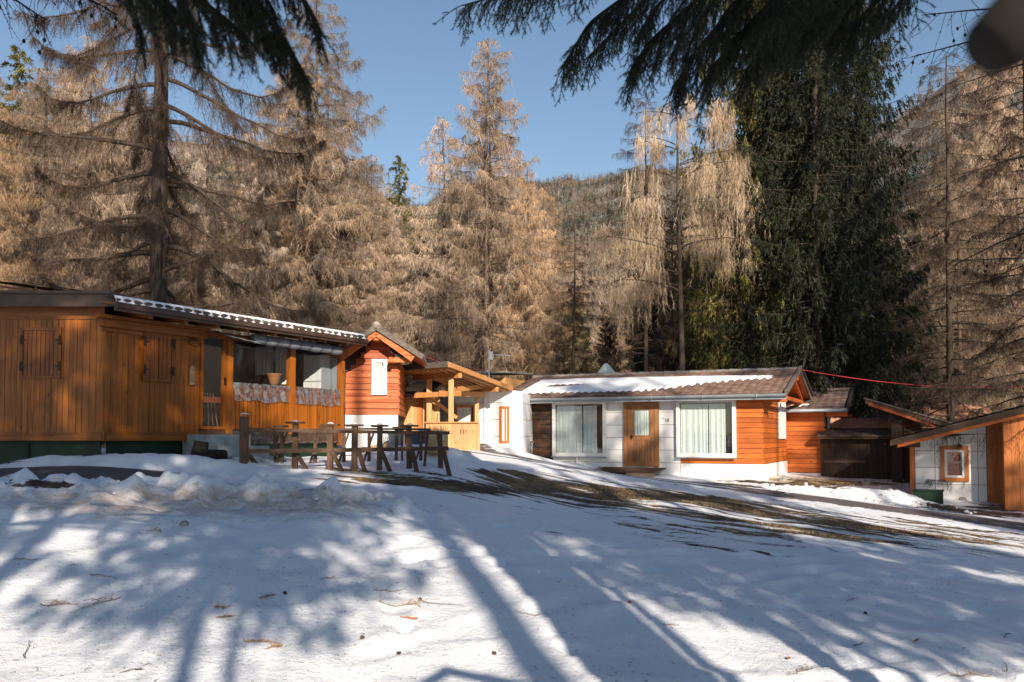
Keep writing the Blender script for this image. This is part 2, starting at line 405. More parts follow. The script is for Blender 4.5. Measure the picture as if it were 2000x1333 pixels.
# ------------------------------------------------------------------ terrain
_cp = []
for px, py, Y in [(0,1333,5.7),(500,1333,5.8),(1000,1333,6.0),(1500,1333,6.3),(2000,1333,6.8),(-500,1300,5.9),(2500,1330,7.4),
    (0,1120,8),(500,1120,8),(1000,1150,8.2),(1500,1180,8.6),(2000,1210,9),
    (-400,985,10.5),(0,985,10.6),(250,983,10.9),(500,985,11.4),(750,995,11.9),(1000,1035,11.4),(1400,1075,11.8),(1800,1100,12),(2000,1112,12.4),(2400,1150,13),
    (-400,945,13),(0,938,13.2),(300,932,14),(450,938,14.8),(0,906,15.8),(200,900,16.2),(385,893,17.8),(560,914,16.5),(700,915,16.8),(865,910,17),(750,945,15),(1000,952,17),(1300,990,17),(1600,1022,17.4),(2000,1060,18.5),(2400,1100,19),
    (650,892,21.5),(780,882,22.5),(950,893,24),(900,876,27),(1000,879,28.5),(1035,902,30.2),(1150,908,29.2),(1290,929,27.9),(1230,931,27.2),(1160,917,28.2),(1490,941,27),(1612,945,27.8),(1640,932,31),(1500,960,24),(1300,935,25.8),
    (1640,977,23.6),(1900,1008,22.7),(2000,1022,22.2),(1790,982,26),(1925,984,26.3),(2100,990,26.5),(1740,940,29.5),(2300,1010,26),
    (400,885,22),(200,880,24),(0,880,24),(500,872,30),(800,870,33),(1000,876,36),(1300,885,36),(1700,900,38),(2000,915,40),(-300,880,24),(-300,870,36)]:
    _cp.append(tuple(P(px, py, Y)))
_cp += [(0,1,0.0),(-5,1,.25),(6,1,-.25),(0,-8,0),(-10,-8,.4),(12,-8,-.6),(0,-40,.5),(-40,-40,1.5),(40,-40,-2),(-40,0,1.5),(-40,20,1.6),(-40,45,2),(45,0,-2.6),(45,20,-2.8),(45,45,-1.5),(0,45,1.1),(20,48,0.2),(-20,48,1.4)]
_cp = np.array(_cp)
def _k(d): return d*d*np.log(d+1e-6)
def _fit():
    n = len(_cp); D = np.hypot(_cp[:, None, 0]-_cp[None, :, 0], _cp[:, None, 1]-_cp[None, :, 1])
    A = np.zeros((n+3, n+3)); A[:n, :n] = _k(D) + np.eye(n)*.12; A[:n, n] = 1; A[:n, n+1:] = _cp[:, :2]; A[n, :n] = 1; A[n+1:, :n] = _cp[:, :2].T
    return np.linalg.solve(A, np.concatenate([_cp[:, 2], [0, 0, 0]]))
_w = _fit()
def base_z(x, y):
    x = np.asarray(x, float); y = np.asarray(y, float)
    xc = np.clip(x, -40, 45); yc = np.clip(y, -40, 48)
    s = _w[-3] + _w[-2]*xc + _w[-1]*yc
    for (cx, cy, _), w in zip(_cp, _w[:-3]): s = s + w*_k(np.hypot(xc-cx, yc-cy))
    return s
# skyline of the valley: photo column -> photo row, distance of the crest
_sk = np.array([(-900,60,700),(-300,150,800),(0,215,900),(250,262,1000),(500,290,1100),(700,350,1300),(810,385,1500),(900,376,1750),(1050,366,1900),(1200,352,1800),(1400,318,1500),(1600,262,1250),(1760,205,1050),(1850,150,980),(2000,60,900),(2300,-80,850),(2900,-250,800)], float)
def hill(x, y):
    f = np.maximum(y, 1e-3); px = 1000+FP*x/f; px = np.where(y > 5, px, np.where(x < 0, -900, 2900))
    py = np.interp(px, _sk[:, 0], _sk[:, 1]); R = np.interp(px, _sk[:, 0], _sk[:, 2])
    d = np.hypot(x, np.maximum(y, 0)); e = (HORIZ-py)/FP*np.clip(y, 0, None)/np.maximum(d, 1)
    t = np.clip((d-55)/(R-55), 0, 1.6)
    h = e*R*np.where(t < 1, t**1.35, 1-(t-1)*.5)
    h = h + t*R*.022*fbm(x/190., y/190., 5, 5)
    return np.where(y > 5, h, 0) * sstep(0, .1, t)

def poly_path(pts):
    return np.array([tuple(P(*p))[:2] for p in pts])
ROAD_A = poly_path([(-700,930,13.3),(-250,925,13.6),(0,923,13.8),(200,923,13.9),(380,930,13.9),(470,945,13.6),(600,958,13.2)])
ROAD_B = poly_path([(850,872,34),(875,886,28),(930,900,25.6),(1100,920,24.9),(1340,944,24.1),(1500,962,23.5),(1640,979,22.9),(1850,1004,22.0),(2000,1024,21.4),(2500,1090,19.4)])
def seg_dist(x, y, path):
    best = np.full(np.shape(x), 1e9); tt = np.zeros(np.shape(x)); acc = 0
    for (ax, ay), (bx_, by_) in zip(path[:-1], path[1:]):
        L = math.hypot(bx_-ax, by_-ay); t = np.clip(((x-ax)*(bx_-ax)+(y-ay)*(by_-ay))/L/L, 0, 1)
        d = np.hypot(x-ax-t*(bx_-ax), y-ay-t*(by_-ay)); m = d < best
        best = np.where(m, d, best); tt = np.where(m, acc+t*L, tt); acc += L
    return best, tt
def bump_(x, y, c, rx, ry, ang=0.0, p=2):
    dx = x-c[0]; dy = y-c[1]; ca, sa = math.cos(ang), math.sin(ang)
    u = (dx*ca+dy*sa)/rx; v = (-dx*sa+dy*ca)/ry
    return np.exp(-(u*u+v*v))
_RW = {'a': 1.0, 'b': .95}
_lumprng = np.random.default_rng(5)
_lumps = []
for k in range(120):
    px = _lumprng.uniform(-60, 800); Y = 11.0 + (px/1000)*1.0 + _lumprng.normal(0, .32)
    q = P(px, 980, Y); _lumps.append((q.x, q.y, _lumprng.uniform(.07, .22), _lumprng.uniform(.05, .14)))
for k in range(46):
    px = _lumprng.uniform(-80, 780); Y = 10.2 + _lumprng.normal(0, .45)
    q = P(px, 1020, Y); _lumps.append((q.x, q.y, _lumprng.uniform(.15, .45), _lumprng.uniform(.03, .09)))
for px, Y, r, h in [(505,11.5,.26,.22),(150,11.0,.55,.12),(240,11.0,.3,.10),(385,11.5,.35,.13),(560,11.7,.4,.10),(640,11.8,.22,.12),(40,10.9,.4,.08)]:
    q = P(px, 975, Y); _lumps.append((q.x, q.y, r, h))
_PITS = []
for k in range(75):
    a_ = _lumprng.uniform(620, 1980); Y_ = 6.6+6.5*_lumprng.uniform(0, 1)
    q = P(a_, 1100, Y_); _PITS.append((q.x, q.y, _lumprng.uniform(.07, .12), _lumprng.uniform(.09, .15), _lumprng.uniform(.015, .055)))
def ground_z(x, y):
    x = np.asarray(x, float); y = np.asarray(y, float)
    z = base_z(x, y)
    da, _ = seg_dist(x, y, ROAD_A); db, _ = seg_dist(x, y, ROAD_B)
    rd = np.minimum(da-_RW['a'], db-_RW['b'])
    amp = sstep(-.1, .8, rd)                      # flat on the roads
    near = sstep(60, 20, np.hypot(x, y))
    z = z + amp*near*(.06*fbm(x*.9, y*.9, 4, 21) + .020*fbm(x*2.2, y*2.6, 4, 3)*sstep(16, 9, y) + .008*np.abs(fbm(x*7+y*3, y*9, 4, 8))*sstep(18, 8, y) + .009*fbm(x*18, y*18, 3, 18)*sstep(13, 7, y))
    px, py = proj(x, y, z)
    # snow thrown up along the near side of the upper road
    ridge = np.exp(-((y-(11.1+np.interp(px, [0, 800], [0, .9])))/.75)**2)*sstep(900, 700, px)*np.where(y > 3, 1, 0)
    z = z + ridge*(.025 + .055*fbm(x*1.3, y*1.3, 2, 44))
    for cx, cy, r, h in _lumps:
        m = (abs(x-cx) < 3*r) & (abs(y-cy) < 3*r)
        if np.any(m):
            z = z + np.where(m, .80*h*np.exp(-(((x-cx)/r)**2+((y-cy)/(r*.8))**2)**1.4), 0)
    z = z + ridge*(.09*fbm(x*5, y*5, 5, 12) + .05*np.abs(fbm(x*11, y*11, 3, 19)))
    # banks
    def bank(px0, py0, Y0, rx, ry, h, deg, rough=.3):
        q = P(px0, py0, Y0); return h*bump_(x, y, q, rx, ry, rad(deg))*(1+rough*fbm(x*2.5, y*2.5, 3, 31))
    z = z + bank(250, 905, 15.5, 1.9, .33, .20, 10) + bank(400, 915, 15.9, 1.4, .45, .10, 5)
    z = z + bank(880, 895, 19.3, 1.1, .9, .26, -10) + bank(760, 890, 19.5, 1.2, .8, .15, 0)
    z = z + bank(985, 886, 26.9, 1.1, .5, .10, -12) + bank(920, 880, 26.9, 1.0, .5, .10, -12)
    z = z + bank(1640, 955, 25.3, 2.3, .8, .20, -20) + bank(1800, 982, 24.1, 1.2, .35, .16, -24, .8) + bank(1580, 965, 24.9, 1.0, .35, .13, -24, .8) + bank(1700, 970, 24.6, 1.0, .35, .12, -24, .8)
    # vehicle ruts and small drifts in the foreground
    def rut(pts, w, h, seed):
        d, t = seg_dist(x, y, poly_path(pts)); k = np.clip(.7+1.5*fbm(t*1.7, d*2, 4, seed), 0, 2)
        return h*k*(np.exp(-((d-w)/(.13))**2) - .8*np.exp(-(d/(w*.7))**2))
    z = z + rut([(560,1180,7.4),(760,1110,8.8),(1000,1080,9.8),(1250,1060,10.6),(1500,1045,11.5),(1700,1040,13)], .20, .030, 61)
    z = z + rut([(700,1290,6.3),(950,1220,7.0),(1180,1150,8.2),(1420,1100,9.5),(1650,1075,11)], .20, .035, 67)
    z = z + rut([(1200,1330,6.0),(1500,1310,6.3),(1800,1290,6.6),(2100,1290,6.8)], .14, .03, 71)
    for px_, py_, Y_ in [(1860,1190,8.9),(1915,1165,9.3),(1820,1215,8.4),(1640,1300,6.9),(1740,1280,7.2),(1180,1040,10.9),(1010,1075,9.9),(1080,1110,9.0),(1270,1085,9.9),(985,1000,12.5),(1290,1015,12.8)]:
        q = P(px_, py_, Y_); z = z - .055*bump_(x, y, q, .15, .12)
    for cx, cy, a, b_, dp in _PITS:
        m = (abs(x-cx) < .6) & (abs(y-cy) < .6)
        if np.any(m):
            d2 = ((x-cx)/a)**2+((y-cy)/b_)**2; z = z + np.where(m, dp*(.35*np.exp(-(np.sqrt(d2)-1.5)**2*4)-np.exp(-d2**1.5)), 0)
    z = z + hill(x, y)
    return z
def gz(x, y): return float(ground_z(np.array([x]), np.array([y]))[0])
def gpx(px, py):
    """the point of the ground seen at a photo pixel"""
    d = ray(px, py); k = np.linspace(4.5, 45, 700); x = d[0]*k; y = d[1]*k; zr = EYE + d[2]*k
    i = np.argmax(zr <= ground_z(x, y)); i = max(i, 1)
    return Vector((x[i], y[i], gz(x[i], y[i])))

def bare_fields(x, y, z):
    px, py = proj(x, y, z)
    ca, sa = math.cos(rad(-22)), math.sin(rad(-22))
    a = x*ca+y*sa; b = -x*sa+y*ca
    st = fbm(a*.22, b*1.5, 5, 101, .6)
    st2 = fbm(a*.55, b*3.8, 5, 131, .62)
    s = st*.45 + st2*.55
    zone = np.zeros_like(x)
    def el(cx, cy, rx, ry, k, slope=0.0):
        return k*np.exp(-(((px-cx)/rx)**2+((py-cy-slope*(px-cx))/ry)**2)**1.3)
    zone = zone + el(1400, 1005, 620, 50, .52, .10) + el(1500, 1050, 330, 34, .34, .09) + el(1000, 955, 350, 22, .30, .09)
    zone = zone + el(1230, 965, 260, 11, .55, .11) + el(760, 942, 120, 6, .55, .03) + el(930, 955, 110, 8, .5, .07) + el(1000, 925, 110, 5, .35, .05)
    zone = zone + el(1730, 1040, 300, 22, .25, .09) + el(1560, 1000, 480, 6, .25, .12) + el(1700, 1012, 400, 5, .2, .13)
    zone = zone + el(1420, 947, 150, 6, .8, .03) + el(1590, 942, 110, 9, .9, .03) + el(1700, 945, 90, 6, .6, 0)
    zone = zone + el(1960, 995, 130, 14, .9, .06) + el(1860, 1003, 120, 7, .4, .12) + el(1180, 918, 90, 7, .6, .04)
    zone = zone + el(40, 946, 110, 9, .7) + el(-20, 902, 120, 8, .8) + el(330, 919, 130, 3, .5)
    zone = zone + el(760, 975, 28, 22, .42) + el(1170, 1040, 160, 5, .16)
    zone = zone + el(190, 1316, 110, 10, .62, -.12) + el(60, 1292, 50, 6, .5) + el(290, 1296, 40, 6, .45, -.3)
    zone = np.where(y > 2, zone, 0)
    db, _ = seg_dist(x, y, ROAD_B); da, _ = seg_dist(x, y, ROAD_A)
    bare = zone*.80 + s*1.25*sstep(.03, .22, zone)
    bare = bare + .35*np.exp(-((db-1.0)/.5)**2)*sstep(23, 20, y)*0
    far = sstep(30, 45, np.hypot(x, y)); bare = np.maximum(bare, far*(.62+.2*s))
    dirt = el(300, 980, 460, 40, 1.0) + el(150, 1310, 200, 40, .35) + el(620, 985, 180, 35, .45) + el(1100, 1320, 200, 40, .3) + el(1700, 975, 200, 25, .5, .1)
    return np.clip(bare, 0, 1), np.clip(dirt, 0, 1)

def set_attr(me, name, vals):
    a = me.attributes.new(name, 'FLOAT', 'POINT'); a.data.foreach_set('value', np.asarray(vals, np.float32))

def axis(parts):
    out = []
    for a, b, st in parts: out += list(np.arange(a, b, st))
    out.append(parts[-1][1]); return np.array(out)
gx = axis([(-2400,-1200,100),(-1200,-300,45),(-300,-100,20),(-100,-30,3),(-30,-14,.8),(-14,-8,.16),(-8,8,.055),(8,15,.1),(15,30,.6),(30,100,3),(100,300,20),(300,1200,45),(1200,2400,100)])
gy = axis([(-200,-40,20),(-40,3,1.5),(3,5.2,.2),(5.2,12.5,.045),(12.5,20,.07),(20,32,.12),(32,60,.7),(60,140,4),(140,700,14),(700,2400,34),(2400,3200,200)])
GX, GY = np.meshgrid(gx, gy)
GZ = ground_z(GX, GY)
b = Buf(); b.grid(np.stack([GX, GY, GZ], -1))
me = b.mesh('ground', M['ground'], True)
ba, di = bare_fields(GX, GY, GZ)
set_attr(me, 'bare', ba.ravel()); set_attr(me, 'dirt', di.ravel()); set_attr(me, 'gravel', np.zeros(GX.size))
structure(obj('ground', me, None))

def road(name, path, hw, snowf, step=.12):
    seg = np.hypot(*np.diff(path, axis=0).T); L = np.concatenate([[0], np.cumsum(seg)])
    t = np.arange(0, L[-1], step); x = np.interp(t, L, path[:, 0]); y = np.interp(t, L, path[:, 1])
    k = max(3, int(1.2/step)); ker = np.ones(k)/k; pad = lambda a: np.convolve(np.pad(a, k, 'edge'), ker, 'same')[k:-k]
    x, y = pad(x), pad(y); dx = np.gradient(x); dy = np.gradient(y); l = np.hypot(dx, dy); nx, ny = -dy/l, dx/l
    w = np.linspace(-1, 1, 27)
    hwv = hw*(1+.12*fbm(t*.5, t*0, 2, 7))
    X = x[:, None]+nx[:, None]*w[None]*hwv[:, None]; Y = y[:, None]+ny[:, None]*w[None]*hwv[:, None]
    Z = ground_z(X, Y) + .014 - .06*sstep(.85, 1.0, abs(w))[None]
    b = Buf(); b.grid(np.stack([X, Y, Z], -1)); me = b.mesh('road', M['ground'], True)
    TT = np.broadcast_to(t[:, None], X.shape); WW = np.broadcast_to(w[None], X.shape)
    set_attr(me, 'bare', snowf(X, Y, TT, WW).ravel()); set_attr(me, 'gravel', np.ones(X.size)); set_attr(me, 'dirt', np.zeros(X.size))
    return structure(obj('road', me, None))
def sa(X, Y, T, Wd):
    px, py = proj(X, Y, ground_z(X, Y))
    return np.clip(.95 - .9*sstep(330, 520, px) + .3*fbm(T*.25, Wd*2.2, 4, 77) - .35*sstep(.75, 1, abs(Wd)), 0, 1)
def sb(X, Y, T, Wd):
    px, py = proj(X, Y, ground_z(X, Y))
    tr = np.exp(-((abs(Wd)-.45)/.28)**2)
    return np.clip(.16 + .40*tr + .40*sstep(1200, 1600, px) + .5*fbm(T*.10, Wd*3.0, 4, 79), 0, 1)
road('road', ROAD_A, 1.2, sa)
road('road', ROAD_B, 1.0, sb)
# ------------------------------------------------------------------ building helpers
def beam1(name, m, par, p0, p1, w, h, **k):
    b = Buf(); b.beam(p0, p1, w, h, **k); return obj(name, b, m, par)
def parts_boxes(name, m, par, boxes):
    return [bx(name, m, par, *a) for a in boxes]
def planks_v(par, name, m, u0, u1, v, z0, z1, w=.12, gap=.006, th=.02, seed=0, jitter=.002, ztop=None, side=-1):
    """upright boards on a front face at depth v; ztop(u) gives a sloping top"""
    r = random.Random(seed); b = Buf(); n = max(1, round((u1-u0)/w)); w = (u1-u0)/n
    for i in range(n):
        a, c = u0+i*w+gap/2, u0+(i+1)*w-gap/2; o = r.uniform(0, jitter)
        y0, y1 = v+side*(th+o), v
        if ztop is None: b.box(a, c, y0, y1, z0, z1)
        else:
            za, zc = ztop(a), ztop(c)
            b.poly_prism([(a, y0, z0), (c, y0, z0), (c, y0, zc), (a, y0, za)], (0, y1-y0, 0))
    return obj(name, b, m, par)
def boards_h(par, name, m, u0, u1, v, z0, z1, h=.17, gap=.012, th=.03, seed=0, utop=None, axis='u', jitter=.006, sgn=-1):
    """lying boards; axis 'u' = front face at depth v, axis 'v' = side face at position v running over u0..u1 of depth"""
    r = random.Random(seed); b = Buf(); n = max(1, round((z1-z0)/h)); h = (z1-z0)/n
    for i in range(n):
        za, zb = z0+i*h+gap/2, z0+(i+1)*h-gap/2; o = r.uniform(0, jitter); a, c = u0, u1
        if utop:
            a2, c2 = utop((za+zb)/2); a, c = max(a, a2), min(c, c2)
            if c-a < .05: continue
        cuts = [a, c]
        if c-a > 2.5: cuts = [a, a+(c-a)*r.uniform(.3, .7), c]
        for s0, s1 in zip(cuts[:-1], cuts[1:]):
            t0 = (th+o)
            if axis == 'u':   # slightly tapered board: thicker at its lower edge
                b.poly_prism([(s0, v, za), (s0, v+sgn*t0, za), (s0, v+sgn*t0*.75, zb), (s0, v, zb)], (s1-s0-.003, 0, 0))
            else:
                b.poly_prism([(v, s0, za), (v+sgn*t0, s0, za), (v+sgn*t0*.75, s0, zb), (v, s0, zb)], (0, s1-s0-.003, 0))
    return obj(name, b, m, par)
def panels(par, name, m, u0, u1, v, z0, z1, pw, ph, th=.02, gap=.013, ztop=None, axis='u', off=0.0, sgn=-1, z_ref=None):
    b = Buf(); rows = []; z = z0 if z_ref is None else z_ref
    zs = [z0] + [zz for zz in np.arange(z + ph, z1-.04, ph) if zz > z0+.03] + [z1]
    us = [u0] + [uu for uu in np.arange(u0+off+pw*(0 if off else 1), u1-.04, pw) if uu > u0+.03] + [u1]
    for za, zb in zip(zs[:-1], zs[1:]):
        for a, c in zip(us[:-1], us[1:]):
            a_, c_, z_a, z_b = a+gap/2, c-gap/2, za+gap/2, zb-gap/2
            if ztop is not None:
                ta, tc = min(z_b, ztop(a_)), min(z_b, ztop(c_))
                if max(ta, tc) < z_a+.02: continue
                ta = max(ta, z_a+.001); tc = max(tc, z_a+.001)
            else: ta = tc = z_b
            if axis == 'u': b.poly_prism([(a_, v+sgn*th, z_a), (c_, v+sgn*th, z_a), (c_, v+sgn*th, tc), (a_, v+sgn*th, ta)], (0, -sgn*th, 0))
            else: b.poly_prism([(v+sgn*th, a_, z_a), (v+sgn*th, c_, z_a), (v+sgn*th, c_, tc), (v+sgn*th, a_, ta)], (-sgn*th, 0, 0))
    return obj(name, b, m, par)
def frame_box(par, name, m, u0, u1, v0, v1, z0, z1, w, wb=None):
    """four bars butted end to end round an opening"""
    wb = wb or w; b = Buf()
    b.box(u0, u0+w, v0, v1, z0, z1); b.box(u1-w, u1, v0, v1, z0, z1)
    b.box(u0+w, u1-w, v0+.002, v1, z1-w, z1); b.box(u0+w, u1-w, v0+.002, v1, z0, z0+wb)
    return obj(name, b, m, par)
def curtain(par, name, m, u0, u1, v, z0, z1, folds=9, amp=.02, seed=0):
    r = np.random.default_rng(seed); n = folds*10; u = np.linspace(0, 1, n); ph = np.cumsum(np.repeat(r.uniform(.35, 2.0, folds*2), 5)[:n]); ph = ph/ph[-1]*folds*2*math.pi
    zz = np.linspace(0, 1, 5); G = np.zeros((5, n, 3))
    for j, t in enumerate(zz):
        G[j, :, 0] = u0+(u1-u0)*u; G[j, :, 1] = v + amp*np.sin(ph+.3*t)*(1-.25*t); G[j, :, 2] = z0+(z1-z0)*t + .006*np.sin(ph*.5)*(1-t)
    b = Buf(); b.grid(G); return obj(name, b, m, par, smooth=True)
def tile_sheet(b, O, eu, es, Lu, Ls, pitch=.25, row=.34, amp=.028, step=.022, seed=0, cut=None):
    """corrugated roof tiles: O = eave corner, eu along the eave, es up the slope"""
    O, eu, es = (np.array(a, float) for a in (O, eu, es)); nn = np.cross(eu, es); nn /= np.linalg.norm(nn)
    if nn[2] < 0: nn = -nn
    nu = int(Lu/pitch*8); u = np.linspace(0, Lu, nu+1); rows = int(math.ceil(Ls/row)); r = np.random.default_rng(seed)
    for k in range(rows):
        s0, s1 = k*row, min(Ls, (k+1)*row+.03); jit = r.normal(0, .004, int(Lu/pitch)+2)[(u/pitch).astype(int)]
        prof = amp*np.abs(np.cos(math.pi*u/pitch))**.7 + jit
        G = np.zeros((3, nu+1, 3))
        for j, (s_, h) in enumerate(((s0, -.004), (s0, step), (s1, 0))):
            G[j] = O + u[:, None]*eu + (s_+ (0 if j != 1 else 0) )*es + (prof*(1 if j else .0)+h)[:, None]*nn
        b.grid(G)
def roof_slab(par, name, m, O, eu, es, Lu, Ls, th):
    O, eu, es = (np.array(a, float) for a in (O, eu, es)); nn = np.cross(eu, es); nn /= np.linalg.norm(nn)
    if nn[2] < 0: nn = -nn
    b = Buf(); b.poly_prism([O, O+eu*Lu, O+eu*Lu+es*Ls, O+es*Ls], -nn*th); return obj(name, b, m, par)
def slope(v0, z0, v1, z1):
    L = math.hypot(v1-v0, z1-z0); return np.array([0, (v1-v0)/L, (z1-z0)/L]), L
def snow_sheet(par, name, O, eu, es, u0, u1, s0, s1, fn, th=.09, nu=160, ns=50):
    O, eu, es = (np.array(a, float) for a in (O, eu, es)); nn = np.cross(eu, es); nn /= np.linalg.norm(nn)
    if nn[2] < 0: nn = -nn
    U, Sx = np.meshgrid(np.linspace(u0, u1, nu), np.linspace(s0, s1, ns)); k = fn(U, Sx)
    h = -.03 + (th+.03+.028)*np.clip(k, 0, 1)**.5 + .012*fbm(U*2, Sx*2, 3, 5)
    G = O + U[..., None]*eu + Sx[..., None]*es + h[..., None]*nn
    i = np.arange(ns-1)[:, None]*nu; j = np.arange(nu-1)[None, :]
    q = np.stack([i+j, i+j+1, i+nu+j+1, i+nu+j], -1).reshape(-1, 4); kk = k.ravel()
    q = q[(kk[q] > 0).any(1)]
    b = Buf(); b.add(G.reshape(-1, 3), q=q); return obj(name, b, M['snow_roof'], par, smooth=True)

# ================================================================== cottage with the number on its wall (house 18)
F = Fr(.604, 30.25, -25, .2)
H = F.root('white_cottage', 'white and orange cottage numbered 18 with two big curtained windows and snowy roof', 'cottage')
W18, D18 = 7.68, 5.03
zf = lambda px, py, v=0: F.uz(px, py, v)[1]
uu = lambda px, v=0: F.u_(px, v)
zt = 2.83-.2; zpl = zf(1420, 906); zb = -.5
e_s, e_L = slope(-.5, zf(1532, 768, -.5), 2.67, zf(1560, 722, 2.67)); zr = zf(1560, 722, 2.67)
b = Buf(); b.box(.04, W18-.04, .04, D18-.04, zb, zt)
ga = lambda z: (1, 1)
b.poly_prism([(.04, .04, zt), (.04, D18-.04, zt), (.04, 2.67, zr-.2)], (W18-.08, 0, 0)); obj('wall_core', b, M['inside'], H)
ul = uu(1080)
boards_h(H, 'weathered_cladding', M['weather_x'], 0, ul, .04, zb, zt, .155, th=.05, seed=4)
panels(H, 'white_cladding', M['panel'], ul, uu(1323)+.1, .04, zb, zt, 5, .40, th=.05, z_ref=zpl-2.0)
ur0 = uu(1323)+.1
boards_h(H, 'orange_cladding', M['orange_x'], ur0, W18, .04, zpl, zt, .155, th=.05, seed=5)
panels(H, 'plinth_panels', M['panel'], ur0, W18, .04, zb, zpl-.004, 1.05, 3, th=.05)
boards_h(H, 'gable_cladding', M['orange_x'], -.01, D18, W18-.04, zpl, zt, .155, th=.05, seed=6, axis='v', sgn=1)
boards_h(H, 'gable_cladding', M['orange_x'], .2, D18, W18-.04, zt+.004, zr-.16, .155, th=.05, seed=7, axis='v', sgn=1,
         utop=lambda z: (.2+(z-zt)/(zr-zt)*2.6, D18-.1-(z-zt)/(zr-zt)*2.3))
panels(H, 'plinth_panels', M['panel'], -.01, D18, W18-.04, zb, zpl-.004, 1.2, 3, th=.05, axis='v', sgn=1)
def big_window(px0, px1, py0, py1, gapfr, seed, label):
    u0, u1 = uu(px0, -.14), uu(px1, -.14); z1 = zf((px0+px1)/2, py0, -.14); z0 = zf((px0+px1)/2, py1, -.14)
    f = frame_box(H, 'window', M['pvc'], u0, u1, -.16, -.012, z0, z1, .10, .12); f['label'] = label
    b = Buf(); b.box(u0+.10, u1-.10, -.07, -.058, z0+.12, z1-.10); obj('pane', b, M['glass'], f)
    bx('backing', M['inside'], f, u0+.1, u1-.1, -.02, -.013, z0+.12, z1-.10)
    b = Buf(); w = u1-u0-.2
    b.tube([(u0+.1, -.045, z1-.14), (u1-.1, -.045, z1-.14)], .010, 6); obj('curtain_rail', b, M['iron'], f)
    curtain(f, 'curtain', M['curtain'], u0+.12, u0+.1+w*gapfr-.015, -.036, z0+.12, z1-.15, 6, .013, seed)
    curtain(f, 'curtain', M['curtain'], u0+.1+w*gapfr+.02, u0+.1+w*.86, -.036, z0+.12, z1-.15, 4, .012, seed+1)
    b = Buf(); b.box(u0-.03, u1+.03, -.185, -.161, z0-.035, z0+.0); b.box(u0-.012, u0-.001, -.15, -.012, z0, z1); obj('sill', b, M['metal'], f)
    return f
w1 = big_window(1079, 1183, 784, 892, .56, 11, 'left window, white frame, sheer curtains meeting at a dark slit')
big_window(1321, 1437, 780, 893.5, .54, 15, 'right window, white frame, sunlit sheer curtains')
# white post under the left window and its stone patch
u0 = uu(1128); bx('support_board', M['pvc'], H, u0, u0+.05, -.14, -.013, zf(1131, 905), zf(1131, 892.5))
# door
u0, u1 = uu(1218, -.06), uu(1287, -.06); z0, z1 = zf(1250, 911, -.06), zf(1250, 782.5, -.06)
fr = Buf(); fr.box(u0, u0+.13, -.09, -.012, z0, z1); fr.box(u1-.13, u1, -.09, -.012, z0, z1); fr.box(u0+.13, u1-.13, -.088, -.012, z1-.15, z1)
dr = obj('door', fr, M['oak'], H)
a0, a1, c1 = u0+.135, u1-.135, z1-.155
pu0, pu1 = uu(1237, -.06), uu(1270, -.06); pz0, pz1 = zf(1250, 852, -.06), zf(1250, 800, -.06)
b = Buf(); b.box(a0, pu0, -.065, -.013, z0, c1); b.box(pu1, a1, -.065, -.013, z0, c1); b.box(pu0, pu1, -.064, -.013, pz1, c1); b.box(pu0, pu1, -.064, -.013, pz0-.12, pz0); b.box(pu0, pu1, -.064, -.013, z0, z0+.16)
leaf = obj('door_leaf', b, M['oak'], dr)
b = Buf(); n = 6
for i in range(n):
    w_ = (pu1-pu0)/n; b.box(pu0+i*w_+.007, pu0+(i+1)*w_-.007, -.045, -.013, z0+.162, pz0-.122)
obj('door_boards', b, M['oak'], dr)
frame_box(dr, 'pane_frame', M['oak'], pu0, pu1, -.075, -.055, pz0, pz1, .022)
b = Buf(); b.box(pu0+.02, pu1-.02, -.052, -.046, pz0+.02, pz1-.02); obj('pane', b, M['glass'], dr)
curtain(dr, 'curtain', M['curtain'], pu0+.02, pu1-.02, -.032, pz0, pz1, 6, .010, 31)
bx('backing', M['inside'], dr, pu0, pu1, -.018, -.0135, pz0, pz1)
b = Buf(); hz = zf(1234, 853, -.06); hu = uu(1233, -.06); b.box(hu-.02, hu+.02, -.075, -.066, hz-.10, hz+.05); b.beam((hu, -.075, hz), (hu, -.12, hz), .018, .018); b.beam((hu, -.115, hz), (hu+.11, -.115, hz), .018, .018); obj('handle', b, M['iron'], dr)
# house number
def text_obj(s, size, loc, rot, m, par, name='number', depth=.004):
    c = bpy.data.curves.new(name, 'FONT'); c.body = s; c.size = size; c.extrude = depth; c.align_x = 'CENTER'; c.align_y = 'CENTER'
    t = bpy.data.objects.new(name, c); C.objects.link(t)
    dg = bpy.context.evaluated_depsgraph_get(); me = bpy.data.meshes.new_from_object(t.evaluated_get(dg)); bpy.data.objects.remove(t)
    me.materials.clear(); me.materials.append(m); o = bpy.data.objects.new(name, me); C.objects.link(o); o.parent = par; o.location = loc; o.rotation_euler = rot; return o
un, zn = F.uz(1302, 821.5, -.015)
text_obj('18', .155, (un, -.018, zn), (rad(90), 0, 0), M['black'], H, 'house_number')
un2, zn2 = F.uz(1295, 818, -.015)
text_obj('n°', .07, (un2, -.018, zn2), (rad(90), 0, 0), M['black'], H, 'house_number')
